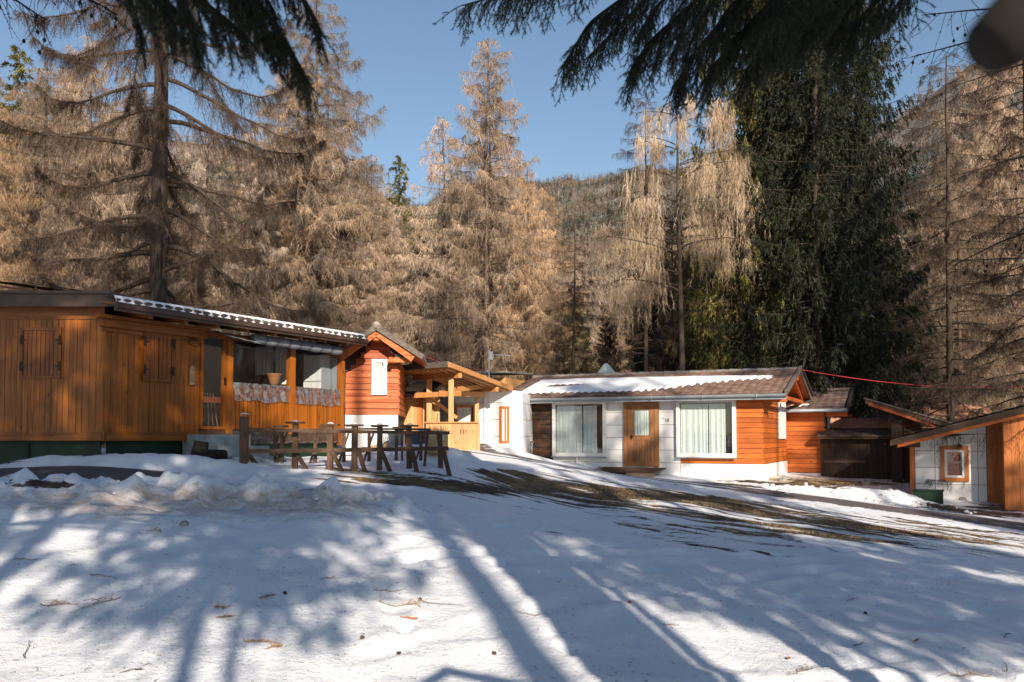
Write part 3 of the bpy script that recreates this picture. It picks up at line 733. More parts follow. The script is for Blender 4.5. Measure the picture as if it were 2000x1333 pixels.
# gable side window
va = F.loc(P(1519, 850, 28.6))
def side_v(px):  # depth on the gable wall (u = W18) seen at a column
    d = ray(px, 855)[:2]; q = F.o+F.u*W18; k = (q @ F.u)/(d @ F.u); return (d*k-q) @ F.v
v0, v1 = side_v(1520), side_v(1531.5)
zz = lambda py: EYE + (HORIZ-py)/FP*(F.o[1]+F.u[1]*W18+F.v[1]*(v0+v1)/2) - F.z0
b = Buf(); b.box(W18+.016, W18+.07, v0, v1, zz(857.5), zz(782)); sw = obj('window', b, M['whitep'], H); sw['label'] = 'narrow shuttered window on the gable side, painted white'
bx('iron_hinge', M['iron'], sw, W18+.071, W18+.09, v0+.04, v0+.12, zz(796), zz(789))
# roof
O = np.array([-1.0, -.5, zf(1532, 768, -.5)]); Lu = 9.42
roof = roof_slab(H, 'roof', M['orange_x'], O-np.array([0, 0, .03]), (1, 0, 0), e_s, Lu, e_L, .05)
es2, L2 = slope(D18+.55, zr-(D18+.55-2.67)*.285, 2.67, zr)
roof_slab(H, 'roof', M['orange_x'], (-1.0, D18+.55, zr-(D18+.55-2.67)*.285-.03), (1, 0, 0), es2, Lu, L2-.02, .05)
b = Buf(); tile_sheet(b, O+np.array([.02, -.05, 0]), (1, 0, 0), e_s, Lu-.04, e_L+.05, seed=1); tl = obj('roof_tiles', b, M['tile'], roof, smooth=True)
b = Buf(); tile_sheet(b, np.array([-.98, D18+.6, zr-(D18+.6-2.67)*.285]), (1, 0, 0), es2, Lu-.04, L2+.05, seed=2); obj('roof_tiles', b, M['tile'], roof, smooth=True)
b = Buf(); n = 21
for i in range(n):   # ridge tiles: overlapping half pipes
    a = -1.0+i*Lu/n; L = Lu/n+.04; th_ = np.linspace(-.15*math.pi, 1.15*math.pi, 9); G = np.zeros((2, 9, 3))
    for j, (x_, r_) in enumerate(((a, .135), (a+L, .115))):
        G[j, :, 0] = x_; G[j, :, 1] = 2.67-np.cos(th_)*r_*1.15; G[j, :, 2] = zr+.0+np.sin(th_)*r_*.62+(.012 if j == 0 else -.002)
    b.grid(G)
obj('ridge_tiles', b, M['tile_grey'], roof, smooth=True)
def k18(U, Sx):
    e = .28*fbm(U*1.1, Sx*1.5, 4, 3)
    up = 2.75 + e*.5 - .12*U*0; right_lo = np.interp(U, [0, 4.6, 5.6, 6.6, 7.6, 8.9], [.5, .52, .75, 1.35, 1.75, 2.0])
    right_hi = np.interp(U, [0, 4, 6.6, 8.9], [2.72, 2.68, 2.55, 2.3])
    tooth = .13*np.abs(np.sin(U*math.pi/.25))*sstep(4.3, 5.4, U) + .05*np.abs(np.sin(U*math.pi/.25))
    k = np.minimum(Sx-right_lo+tooth*1.0+e*.35, right_hi-Sx+e*.2)
    k = np.minimum(k, np.minimum(U-.45-.22*(Sx-.4)*0, 8.85-U))
    hole = ((U-1.75-.35*(Sx-1.5))/.62)**2+((Sx-1.55-.10*(U-1.75))/.16)**2
    k = np.minimum(k, (hole-1)*.15 + .1*e)
    return k*4
snow_sheet(roof, 'roof_snow', O+np.array([0, 0, .0]), (1, 0, 0), e_s, .1, 9.3, .25, 3.1, k18, .07, 380, 70)
# gutter, fascia, rafter tails, verge boards
b = Buf(); th_ = np.linspace(math.pi, 2*math.pi, 9); G = np.zeros((2, 9, 3))
gzv = O[2]-.02
for j, x_ in enumerate((-1.04, 8.44)): G[j, :, 0] = x_; G[j, :, 1] = -.60+np.cos(th_)*.075; G[j, :, 2] = gzv+np.sin(th_)*.085
b.grid(G); b.box(-1.04, 8.44, -.530, -.505, gzv-.16, gzv+.0)
for i in range(6): b.box(-.4+i*1.6, -.37+i*1.6, -.685, -.52, gzv-.088, gzv+.004)
obj('gutter', b, M['metal'], H)
b = Buf(); ud = uu(1038, -.2)
b.tube([(-.45, -.6, gzv-.06), (-.43, -.58, gzv-.22), (ud-.1, -.22, gzv-.48), (ud-.05, -.10, gzv-.75), (ud-.05, -.08, gzv-1.2), (ud-.05, -.08, zb)], .045, 8); obj('downpipe', b, M['metal'], H, smooth=True)
for i in range(9):
    x_ = .15+i*.93; beam1('rafter', M['orange_x'], H, (x_, -.42, O[2]-.13), (x_, .0, O[2]-.02), .09, .11)
b = Buf()
for sg in (1, -1):
    pa = (8.43, 2.67, zr+.015); pb = (8.43, -.62, O[2]+.0-.02) if sg > 0 else (8.43, D18+.6, zr-(D18+.6-2.67)*.285)
    b.beam(pa, pb, .045, .20); b.beam((8.47, pa[1], pa[2]+.10), (8.47, pb[1], pb[2]+.10), .10, .03)
obj('verge_board', b, M['bark_slab'], H)
for v_ in (.02, 2.67, D18-.02):
    zz_ = zr-.20 if v_ == 2.67 else zt-.02
    bx('purlin', M['orange_x'], H, W18+.02, 8.38, v_-.06, v_+.06, zz_-.15, zz_)
beam1('gable_brace', M['orange_x'], H, (8.2, 2.60, zr-.20), (8.2, .1, zt+.08), .07, .11)
beam1('gable_brace', M['orange_x'], H, (8.2, 2.74, zr-.20), (8.2, D18-.1, zt+.08), .07, .11)
bx('gable_tie', M['orange_x'], H, 8.15, 8.25, .08, D18-.08, zt-.05, zt+.06)
# small cap on the ridge behind
pc = F.loc(P(1184, 727, 33.2)); b = Buf(); b.lathe([(.34, -.05), (.32, 0), (.12, .26), (.05, .32), (.001, .33)], (pc[0], pc[1], pc[2]), 16); b.lathe([(.10, -1.2), (.10, .0)], (pc[0], pc[1], pc[2]), 12)
obj('chimney_cap', b, rough_mat('pale_green_metal', (.45, .55, .50), (.55, .63, .58), 3, .5, 0), H, smooth=True)

# wooden ramp at the door
R_ = F.root('wooden_ramp', 'low weathered board platform at the door of the numbered cottage', 'ramp')
b = Buf(); ru0, ru1 = uu(1165, -.5), uu(1287, -.9); zr_ = zf(1230, 914, -.6)
zfr_ = zf(1240, 921.5, -1.35)
for i in range(9):
    t_ = i/8; zz_ = zfr_+(zr_-zfr_)*t_; b.beam((ru0+.25*(1-t_), -1.35+i*.15, zz_-.02), (ru1, -1.35+i*.15, zz_-.02), .135, .04)
obj('deck_boards', b, M['fence_x'], R_)
b = Buf(); b.box(ru1-.9, ru1-.02, -1.40, -1.35, zfr_-.36, zfr_-.045); obj('front_board', b, M['greywood'], R_)
b = Buf(); b.box(ru0+.3, ru1-.95, -1.32, -1.25, zfr_-.3, zfr_-.045); obj('bearer', b, M['inside'], R_)

# ================================================================== orange back cottage
F2 = Fr(*P(1520, 900, 31.6)[:2], -25, .2)
H2 = F2.root('orange_cottage', 'orange board cottage with dark tiled roof behind the gable of the numbered cottage', 'cottage')
q = F2.u_(1612); zt2 = F2.z_(1600, 806); zp2 = F2.z_(1600, 924); D2 = 3.6
b = Buf(); b.box(-1.5, q-.04, .04, D2, -1.0, zt2); zrr = F2.z_(1600, 764, 1.9)
b.poly_prism([(-1.5, .04, zt2), (-1.5, D2, zt2), (-1.5, 1.9, zrr-.15)], (q-.04+1.5, 0, 0)); obj('wall_core', b, M['inside'], H2)
boards_h(H2, 'front_cladding', M['orange_x'], -1.5, q, .04, zp2, zt2, .16, th=.05, seed=21)
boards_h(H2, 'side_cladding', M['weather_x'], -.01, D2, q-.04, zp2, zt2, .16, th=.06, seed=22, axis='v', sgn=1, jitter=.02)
boards_h(H2, 'gable_cladding', M['orange_x'], .2, D2, q-.04, zt2+.004, zrr-.16, .155, th=.05, seed=7, axis='v', sgn=1,
         utop=lambda z: (.1+(z-zt2)/(zrr-zt2)*1.9, D2-.1-(z-zt2)/(zrr-zt2)*1.7))
panels(H2, 'plinth_panels', M['panel'], .4, q, .04, -1.0, zp2-.004, 2, 3, th=.05)
panels(H2, 'plinth_panels', M['panel'], -.01, D2, q-.04, -1.0, zp2-.004, 2, 3, th=.05, axis='v', sgn=1)
b = Buf(); b.box(q+.03, q+.08, .55, 1.15, zp2+.55, zt2-.1); obj('window', b, M['whitep'], H2)
ez = F2.z_(1600, 800, -.45); es_, eL = slope(-.45, ez, 1.9, zrr); ue = F2.u_(1655, -.45)
r2 = roof_slab(H2, 'roof', M['orange_x'], (-1.6, -.45, ez-.03), (1, 0, 0), es_, ue+1.6, eL, .05)
es3, L3 = slope(1.9+2.35, ez, 1.9, zrr)
roof_slab(H2, 'roof', M['orange_x'], (-1.6, 4.25, ez-.03), (1, 0, 0), es3, ue+1.6, L3-.02, .05)
b = Buf(); tile_sheet(b, (-1.6, -.5, ez), (1, 0, 0), es_, ue+1.6, eL+.05, seed=4); tile_sheet(b, (-1.6, 4.3, ez), (1, 0, 0), es3, ue+1.6, L3+.05, seed=5)
b.tube([(-1.6, 1.9, zrr+.03), (ue, 1.9, zrr+.03)], .07, 8); obj('roof_tiles', b, M['tile_dark'], r2, smooth=True)
b = Buf(); b.tube([(-1.6, -.56, ez-.04), (ue+.02, -.56, ez-.04)], .065, 8); obj('gutter', b, M['metal'], H2, smooth=True)
b = Buf(); b.beam((ue+.02, 1.9, zrr+.03), (ue+.02, -.52, ez+.02), .06, .18); b.beam((ue+.02, 1.9, zrr+.03), (ue+.02, 4.3, ez+.02), .06, .18); obj('verge_board', b, M['metal_dark'], H2)
for a_ in ((.0, .12, zt2-.15, zt2-.0), (1.84, 1.96, zrr-.28, zrr-.13), (D2-.12, D2, zt2-.15, zt2)): bx('purlin', M['orange_x'], H2, q+.02, ue-.02, *a_)
snow_sheet(r2, 'roof_snow', (-1.6, -.45, ez), (1, 0, 0), es_, 1.3, 2.9, .15, .75, lambda U, Sx: np.minimum(np.minimum(U-1.5, 2.7-U), np.minimum(Sx-.25, .6-Sx))*5+.6*fbm(U*3, Sx*3, 3, 2), .05, 40, 20)
# dark opening and stone at the foot of that wall
# ================================================================== left plank cabin (frontal part)
FA = Fr(-7.31, 16.0, 0, 1.15)
A = FA.root('plank_cabin', 'varnished plank cabin at the left edge with closed double shutters', 'cabin')
za0, za1 = FA.z_(100, 861), FA.z_(100, 594); xl = -5.6
b = Buf(); b.box(xl, -.06, .0, 3.2, za0+.04, za1); b.box(xl, -.1, -.1, 3.1, za1, za1+.14); obj('wall_core', b, M['inside'], A)
planks_v(A, 'wall_planks', M['varnish'], xl, -.50, .0, FA.z_(100, 846)+.004, za1, .105, seed=3, th=.022)
planks_v(A, 'wall_planks', M['varnish'], -.485, -.0, .0, FA.z_(100, 846)+.004, za1, .12, seed=4, th=.022)
bx('joint_strip', M['varnish'], A, -.515, -.47, -.035, -.0, FA.z_(100, 846)+.004, za1-.25)
bx('base_beam', M['varnish_x'], A, xl, .0, -.045, .0, za0, FA.z_(100, 846))
bx('top_beam', M['varnish_x'], A, xl, .02, -.05, -.026, za1-.28, za1)
u0, u1, z0, z1 = FA.u_(38), FA.u_(118), FA.z_(80, 740), FA.z_(80, 641)
def shutters(par, u0, u1, z0, z1, lab):
    f = frame_box(par, 'window', M['varnish_dark'], u0, u1, -.055, -.023, z0, z1, .05); f['label'] = lab
    c = (u0+u1)/2
    for a, e in ((u0+.058, c-.006), (c+.006, u1-.058)):
        s_ = planks_v(f, 'shutter', M['varnish_dark'], a, e, -.024, z0+.056, z1-.056, .085, seed=int(a*100), th=.018, gap=.009)
    for side, x_ in ((1, u0+.02), (-1, u1-.02)):
        for zc in (z0+.22, z1-.22):
            b = Buf(); b.box(x_-.012, x_+.012, -.075, -.056, zc-.085, zc+.085)
            b.beam((x_, -.066, zc), (x_+side*.10, -.066, zc), .014, .03, taper=.4); b.beam((x_-.02, -.068, zc+.02), (x_+.03, -.068, zc+.06), .012, .02); b.beam((x_-.02, -.068, zc-.02), (x_+.03, -.068, zc-.06), .012, .02)
            obj('hinge', b, M['iron'], f)
shutters(A, u0, u1, z0, z1, 'closed plank shutters with black hinges')
rz0, rz1 = FA.z_(100, 601, -.35), FA.z_(100, 570, -.35); ur = FA.u_(219, -.35)
b = Buf(); b.box(xl-.3, ur, -.35, -.32, rz0+.02, rz1); b.box(xl-.3, ur, -.318, 3.5, rz1-.05, rz1-.003); b.box(xl-.3, ur, -.40, -.352, rz1-.04, rz1+.012); b.box(xl-.3, ur-.003, -.318, -.03, rz0+.08, rz0+.10)
ro = obj('roof', b, M['brown_fascia'], A)
b = Buf(); b.box(xl, -.1, -.0+.15, .18, -.55, za0+.03); b.box(xl, -.1, .12, .149, za0-.05, za0+.03); obj('skirting', b, M['green'], A)
for x_ in (-3.2, -1.4): bx('skirting_batten', M['inside'], A, x_, x_+.04, .12, .149, -.5, za0-.05)

# ================================================================== left porch cabin (runs back to the right)
ANG = math.degrees(math.atan2(1.0, .571))
FB = Fr(-7.31, 16.0, ANG, 1.15)
B_ = FB.root('porch_cabin', 'varnished plank cabin with a glazed porch under a long low roof edged with snow', 'cabin')
zB = lambda px, py, v=0.0: FB.uz(px, py, v)[1]
uB = lambda px, v=0.0: FB.u_(px, v)
ud0 = uB(388); ud1 = uB(439); uend = uB(667); zb0 = zB(300, 861); zt_ = 3.70-1.15; zrf = 3.90-1.15
zfl = .58
b = Buf(); b.box(.06, ud0-.02, .03, 3.0, zb0+.05, zt_); obj('wall_core', b, M['inside'], B_)
planks_v(B_, 'wall_planks', M['varnish'], .03, ud0, .03, zb0+.16, zt_, .115, seed=8, th=.026)
bx('corner_post', M['varnish'], B_, -.03, .05, -.03, .03, zb0, zt_)
bx('base_beam', M['varnish_x'], B_, .055, ud0+.02, -.03, .03, zb0, zb0+.155)
b = Buf(); b.box(-.12, ud0+.1, -.10, .002, zt_-.12, zt_+.02); b.box(-.20, ud0+.1, -.16, .002, zt_+.024, zt_+.09); b.box(-.06, ud0, -.04, .0, zt_-.20, zt_-.124)
obj('top_beam', b, M['varnish_x'], B_)
shutters(B_, uB(274), uB(334), zB(305, 746), zB(305, 647), 'closed plank shutters with black hinges, partly lit by the sun')
b = Buf(); b.box(.2, ud0, .14, .17, -.5, zb0+.04); obj('skirting', b, M['green'], B_)
# door
d0, d1, dz0, dz1 = uB(389), uB(436), zB(413, 839), zB(413, 664)
f = frame_box(B_, 'door', M['varnish'], d0, d1+.02, -.03, .05, dz0, dz1+.1, .06)
b = Buf(); b.box(d0+.06, d1-.04, .0, .012, dz0+.06, dz1+.04); obj('pane', b, M['film'], f)
bx('door_rail', M['red_x'], f, d0+.06, d1-.05, .02, .05, zB(413, 787), zB(413, 775))
bx('handle', M['iron'], f, d1-.03, d1-.0, -.07, -.032, zB(430, 752), zB(430, 738))
bx('door_post', M['varnish'], B_, d1+.025, d1+.14, -.03, .09, dz0-.05, zt_-.05)
# porch posts, rail, balustrade
pz_top = lambda px: zB(px, 690)
u_m0, u_m1 = uB(563), uB(575)
zr0 = zB(454, 749); zbal = zB(454, 839)
u_a = uB(444)
bx('post', M['varnish'], B_, u_a-.06, u_a+.09, -.05, .08, zbal-.1, zt_-.08)
bx('post', M['varnish'], B_, u_m0, u_m0+.16, -.05, .08, zbal-.1, zt_-.08)
bx('post', M['varnish'], B_, uend-.12, uend+.04, -.05, .08, zbal-.35, zt_-.04)
bx('top_plate', M['varnish_x'], B_, ud0+.12, uend+.15, -.06, .06, zt_-.08+.003, zt_+.05)
b = Buf()
for s_, e_ in ((u_a+.10, u_m0-.01), (u_m0+.17, uend-.13)):
    n = int((e_-s_)/.105); w = (e_-s_)/n
    bb = Buf()
    for i in range(n): bb.box(s_+i*w+.015, s_+(i+1)*w-.015, -.008, .022, zbal, zr0-.03)
    obj('balusters', bb, M['varnish'], B_)
    bx('hand_rail', M['dark_x'], B_, s_, e_, -.02, .05, zr0-.03, zr0+.015)
    bx('balustrade_gap_shade', M['inside'], B_, s_, e_, .03, .045, zbal, zr0-.032)  # near-black sheet painting the shade seen between the balusters
    # crumpled clear film hanging below the rail
    nu, nz = int((e_-s_)*60), 22; U, Z = np.meshgrid(np.linspace(s_, e_, nu), np.linspace(zr0-.36, zr0+.02, nz))
    G = np.stack([U, -.05-.030*fbm(U*6, Z*5+3, 4, 3)-.015*np.sin(U*24+Z*5), Z+.05*fbm(U*2.5, Z*0, 3, 9)*(Z < zr0-.1)], -1)
    bb = Buf(); bb.grid(G); obj('plastic_fringe', bb, M['film_crumple'] if 'film_crumple' in M else M['film'], B_, smooth=True)
    U, Z = np.meshgrid(np.linspace(s_, e_, 60), np.linspace(zr0+.016, zt_-.10, 30)); bb = Buf(); bb.grid(np.stack([U, -.012+.012*fbm(U*3, Z*2, 3, 5), Z], -1)); obj('plastic_sheet', bb, M['film'], B_, smooth=True)
# film hanging under the porch floor
U, Z = np.meshgrid(np.linspace(u_a, uend, 220), np.linspace(zbal-.30, zbal-.02, 14))
bb = Buf(); bb.grid(np.stack([U, -.06-.04*fbm(U*5, Z*4, 4, 6), Z+.04*fbm(U*2, Z*0, 3, 2)], -1)); obj('plastic_fringe', bb, M['film'], B_, smooth=True)
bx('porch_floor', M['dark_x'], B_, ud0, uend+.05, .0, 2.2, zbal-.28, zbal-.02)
b = Buf(); b.box(ud1+.5, uend+.02, .12, .15, -.6, zbal-.30); obj('skirting', b, M['green'], B_)
b = Buf(); U, V = np.meshgrid(np.linspace(ud1+.9, uend+.0, 60), np.linspace(-.06, .15, 8)); b.grid(np.stack([U, V, zbal-.30+.03+.02*fbm(U*3, V*3, 3, 4)], -1)); obj('snow_strip', b, M['snow_roof'], B_, smooth=True)
# inside of the porch

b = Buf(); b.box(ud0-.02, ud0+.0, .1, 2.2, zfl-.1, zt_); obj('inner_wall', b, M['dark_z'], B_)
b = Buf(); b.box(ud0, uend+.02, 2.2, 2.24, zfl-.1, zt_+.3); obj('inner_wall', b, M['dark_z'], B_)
def vB(px, u):   # depth in the porch of a cross plane at length u, seen at a column
    d = ray(px, 855)[:2]; q = FB.o+FB.u*u; k = (q @ FB.u)/(d @ FB.u); return (d*k-q) @ FB.v
def zcross(px, py, u):
    d = ray(px, py); q = FB.o+FB.u*u; k = (q @ FB.u)/(d[:2] @ FB.u); return EYE+d[2]*k-FB.z0
ux = 5.35
vl, vr, vt, vb = vB(497, ux), vB(561, ux), zcross(530, 676, ux), zcross(530, 752, ux)
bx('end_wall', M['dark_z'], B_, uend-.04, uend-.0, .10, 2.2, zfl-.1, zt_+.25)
iw = bx('window', M['dark_x'], B_, ux+.02, ux+.05, vr-.05, vl+.05, vb-.05, vt+.05); iw['label'] = 'curtained window at the far end of the porch'
def curtain_v(par, u, va, vb_, z0, z1, folds, seed):
    o = curtain(par, 'curtain', M['curtain_w'], 0, abs(va-vb_), 0, z0, z1, folds, .02, seed)
    o.location = (u, min(va, vb_), 0); o.rotation_euler = (0, 0, rad(90)); return o
curtain_v(iw, ux, vl, vl+(vr-vl)*.55, vb+.25, vt, 6, 3); curtain_v(iw, ux, vl+(vr-vl)*.62, vr, vb, vt, 5, 4)
def own(o, fr):   # put a loose mesh, built in a building's axes, in its place in the world
    o.location = (fr.o[0], fr.o[1], fr.z0); o.rotation_euler = (0, 0, fr.a); return o
ca, cb_ = vB(592, 5.95), vB(627, 5.95); cz = zcross(610, 694, 5.95)
cu = FB.root('porch_cupboard', 'tall pale cupboard standing inside the glazed porch, behind its right pane', 'cupboard')
bx('body', M['metal'], cu, 5.95, 6.25, cb_, ca, zfl, cz)
for z_a, z_b in ((zfl+.03, zr0+.2), (zr0+.22, cz-.02)): bx('door', M['curtain'], cu, 5.93, 5.948, cb_+.01, ca-.01, z_a, z_b)
fa, fb_ = vB(632, 6.3), vB(655, 6.3)
o = own(bx('refrigerator', M['metal'], None, 6.3, 6.42, fb_, fa, zfl, zcross(645, 700, 6.3)), FB); tag(o, 'grey refrigerator beside the cupboard inside the glazed porch', 'refrigerator')
iu = uB(534, .35); iz = zB(534, 752, .35)
b = Buf(); b.lathe([(.08, 0), (.095, .02), (.125, .12), (.15, .21), (.165, .23), (.165, .25), (.13, .25)], (iu, .35, iz), 18); o = obj('wooden_bucket', b, M['oak'], None, smooth=True); own(o, FB); tag(o, 'tapered wooden bucket behind the clear plastic of the porch', 'bucket')
rb = random.Random(4)
for k in range(4):
    b = Buf(); x0 = uB(400+k*9, .3); b.tube([(x0, .32, zfl+.02), (x0+.16-.05*k, .5, zfl+.8)], .013, 5); o = obj('broom_stick', b, M['greywood'], None); own(o, FB); tag(o, 'thin stick leaning behind the plastic door of the porch', 'stick', 'sticks leaning behind the porch door')
# roof
es_b = np.array([0, .985, .17]); e0 = np.array([-.22, -.62, zrf+.04])
b = Buf(); b.box(-.25, 6.60, -.66, -.60, zrf-.10, zrf+.06); b.box(-.25, 6.60, -.70, -.661, zrf-.05, zrf+.04)
rf = obj('roof', b, M['brown_fascia'], B_)
roof_slab(rf, 'roof_deck', M['varnish_x'], (-.25, -.598, zrf+.05), (1, 0, 0), es_b, 6.85, 3.6, .04)
b = Buf(); tile_sheet(b, (-.25, -.66, zrf+.075), (1, 0, 0), es_b, 6.85, 3.7, pitch=.22, row=.6, amp=.03, seed=9); obj('roof_tiles', b, M['tile_dark'], rf, smooth=True)
snow_sheet(rf, 'roof_snow', (-.25, -.66, zrf+.08), (1, 0, 0), es_b, .0, 6.8, -.05, 3.5, lambda U, Sx: sstep(-.03, .05, Sx-.05*np.abs(np.cos(U*math.pi/.22))+.03*fbm(U*4, Sx*0, 3, 6))+.001, .055, 520, 110)
for i in range(8):
    u_ = .55+i*.78; beam1('rafter', M['varnish_x'], B_, (u_, -.56, zrf-.085), (u_, .5, zrf+.075), .09, .13)
beam1('end_rafter', M['dark_x'], B_, (6.52, -.6, zrf-.02), (6.52, 2.6, zrf+.53), .06, .16)
# sheet canopy over the porch door and rolled awning
c0, c1 = uB(419, -.35), uB(500, -.35); cz = zB(419, 643, -.2)
b = Buf(); n = 9; G = np.zeros((2, 14, 3)); U = np.linspace(c0, c1, 14)
for j, (v_, dz) in enumerate(((-.02, .02), (-.62, -.16))): G[j, :, 0] = U; G[j, :, 1] = v_; G[j, :, 2] = cz+dz-.10*(U-c0)/(c1-c0)+.006*np.sin(U*20)
b.grid(G); b.grid(G[:, ::-1]+np.array([0, 0, -.006])); obj('door_canopy', b, M['metal'], B_)
t = np.linspace(0, 1, 60); ua, ub = uB(492, -.30), uB(664, -.30); zc0, zc1 = zB(500, 662, -.3), zB(655, 684, -.3)
rr = .095+.014*np.abs(np.sin(t*math.pi*8.0)); pts = np.stack([ua+(ub-ua)*t, -.28+0*t, zc0+(zc1-zc0)*t+.008*np.sin(t*25)], -1)
b = Buf(); b.tube(pts, rr, 14); aw = obj('rolled_awning', b, M['canvas'], B_, smooth=True)
for k in range(1, 8):
    p = pts[int(k*59/8)]; a = np.linspace(0, 2*math.pi, 17); b = Buf(); b.tube(np.stack([p[0]+.02*np.sin(a), p[1]+.108*np.cos(a), p[2]+.108*np.sin(a)], -1), .006, 4, cap=False); obj('strap', b, M['strap'], aw)
# carved decorations hanging on the wall
u_, z_ = FB.uz(376, 664, -.02); b = Buf()
b.poly_prism([(u_-.16, -.0, z_+.09), (u_-.12, -.0, z_-.03), (u_-.02, -.0, z_-.10), (u_+.10, -.0, z_-.13), (u_+.12, 0, z_-.08), (u_+.12, 0, z_+.10), (u_+.02, 0, z_+.05), (u_-.06, 0, z_+.04)], (0, -.04, 0))
o = own(obj('wooden_plaque', b, M['varnish_x'], None), FB); tag(o, 'axe-blade shaped wooden plaque hung high beside the porch door', 'plaque')
u_, z_ = FB.uz(374.5, 733, -.02); pl = own(Buf() and thing('hanging_sign', 'small pale carved board hung on a cord left of the porch door', 'sign'), FB)
b = Buf(); b.box(u_-.055, u_+.055, -.045, -.025, z_-.19, z_+.13); b.poly_prism([(u_-.055, -.045, z_+.132), (u_+.055, -.045, z_+.132), (u_, -.045, z_+.19)], (0, .02, 0)); obj('board', b, M['greywood'], pl)
for k in range(6): bx('carved_line', M['dark_x'], pl, u_-.035+.01*(k % 2), u_+.04-.012*(k % 3), -.048, -.0455, z_+.09-k*.045, z_+.10-k*.045)
b = Buf(); b.tube([(u_-.02, -.03, z_+.17), (u_, -.01, z_+.30), (u_+.02, -.03, z_+.17)], .004, 4); obj('cord', b, M['iron'], pl)
# stone steps and log beside them
FS = Fr(*P(425, 885, 16.9)[:2], ANG-10, 1.15)
st = FS.root('stone_steps', 'grey blue steps leading up to the glazed porch door', 'steps')
g0 = gz(*P(430, 885, 16.9)[:2])-1.15
bx('tread', M['concrete'], st, .0, 1.0, .42, 1.3, g0-.4, g0+.52); bx('tread', M['concrete'], st, .0, 1.15, .0, .418, g0-.4, g0+.30); bx('tread', M['concrete'], st, .05, 1.25, -.42, -.002, g0-.4, g0+.10)
q = P(398, 905, 16.4); zg = gz(q.x, q.y)
lg = thing('log_planter', 'dark hollowed log with an upright stump lying in the snow beside the porch steps', 'planter', (q.x, q.y, zg))
b = Buf(); b.tube([(-.20, .05, .12), (.1, 0, .12), (.40, -.03, .13)], [.12, .14, .12], 9); obj('log', b, M['bark_near'], lg)
b = Buf(); b.tube([(-.18, .25, -.05), (-.17, .26, .2), (-.14, .27, .40)], [.16, .15, .13], 9); obj('stump', b, M['bark_near'], lg)
# ================================================================== red gable cottage
F3 = Fr(*P(725, 850, 22.3)[:2], 4, .9)
G3 = F3.root('red_cottage', 'red board gable cottage with one narrow white window behind the glazed porch', 'cottage')
z3 = lambda px, py, v=0: F3.uz(px, py, v)[1]
uL, uR = F3.u_(560), F3.u_(777.5); zpl3 = z3(725, 810.5); zw3 = z3(725, 686); upk = F3.u_(737); zpk = z3(737, 652)
zend = z3(777, 704); 
slopeR = (zpk-zend)/(uR-upk)
uL = upk-(uR-upk)*1.55; zLend = zpk-slopeR*(upk-uL)
b = Buf(); b.box(uL, uR-.02, .05, 4.5, -.5, zLend-.02); b.poly_prism([(uL, .05, zLend-.02), (uR-.02, .05, zend-.03), (upk, .05, zpk-.03)], (0, 4.4, 0)); obj('wall_core', b, M['inside'], G3)
boards_h(G3, 'front_cladding', M['red_x'], uL, uR, .05, zpl3, zpk, .155, th=.05, seed=41, utop=lambda z: (upk-(zpk-z)/slopeR*1.0, min(uR, upk+(zpk-z)/slopeR)))
boards_h(G3, 'side_cladding', M['red_x'], .06, 4.5, uR-.02, zpl3, zend, .155, th=.05, seed=42, axis='v', sgn=1)
bx('plinth', M['panel'], G3, uL, uR-.005, .0, .05, -.6, zpl3-.004)
wu0, wu1, wz0, wz1 = F3.u_(725.5), F3.u_(755.5), z3(740, 772), z3(740, 702)
wf = frame_box(G3, 'window', M['pvc'], wu0, wu1, -.06, -.001, wz0, wz1, .085)
b = Buf(); b.box(wu0+.085, wu1-.085, -.03, -.02, wz0+.085, wz1-.085); obj('pane', b, M['glass'], wf)
curtain(wf, 'curtain', M['curtain_w'], wu0+.085, wu0+.26, -.012, wz0+.085, wz1-.085, 3, .006, 2)
bx('half_open_shutter', M['whitep'], wf, wu0+.235, wu1-.085, -.05, -.035, wz0+.085, wz1-.2)
# roof
zov = zpk+.12; ovl = z3(826, 697, -.5); urr = F3.u_(826, -.5); zo = zov
for sg, ue_, ze_ in ((1, urr, ovl), (-1, upk-(urr-upk), ovl)):
    L = math.hypot(ue_-upk, zo-ze_); es_ = np.array([(upk-ue_)/L, 0, (zo-ze_)/L])
    r3 = roof_slab(G3, 'roof', M['red_x'], (ue_, -.55, ze_-.03), (0, 1, 0), es_, 5.4, L-.012, .06)
    b = Buf(); tile_sheet(b, (ue_, -.57, ze_), (0, 1, 0), es_, 5.4, L+.02, seed=12+sg); obj('roof_tiles', b, M['tile_grey'], r3, smooth=True)
    beam1('verge_board', M['bark_slab'], G3, (upk, -.60, zo-.03), (ue_, -.60, ze_-.02), .05, .13)
    beam1('barge_board', M['orange_x'], G3, (upk, -.52, zo-.17), (ue_-sg*.25, -.52, ze_-.07), .07, .14)
b = Buf(); b.tube([(upk, -.58, zo+.03), (upk, 4.85, zo+.03)], .09, 8); obj('ridge_tiles', b, M['tile_grey'], r3, smooth=True)
bx('purlin', M['orange_x'], G3, upk-.07, upk+.07, -.5, .0, zpk-.22, zpk-.06); beam1('purlin', M['orange_x'], G3, (F3.u_(765), -.5, z3(775, 706)), (F3.u_(765), .0, z3(775, 706)), .1, .12); beam1('tie_beam', M['orange_x'], G3, (F3.u_(763), -.3, z3(790, 706)), (F3.u_(805), -.3, z3(790, 706)), .08, .12)

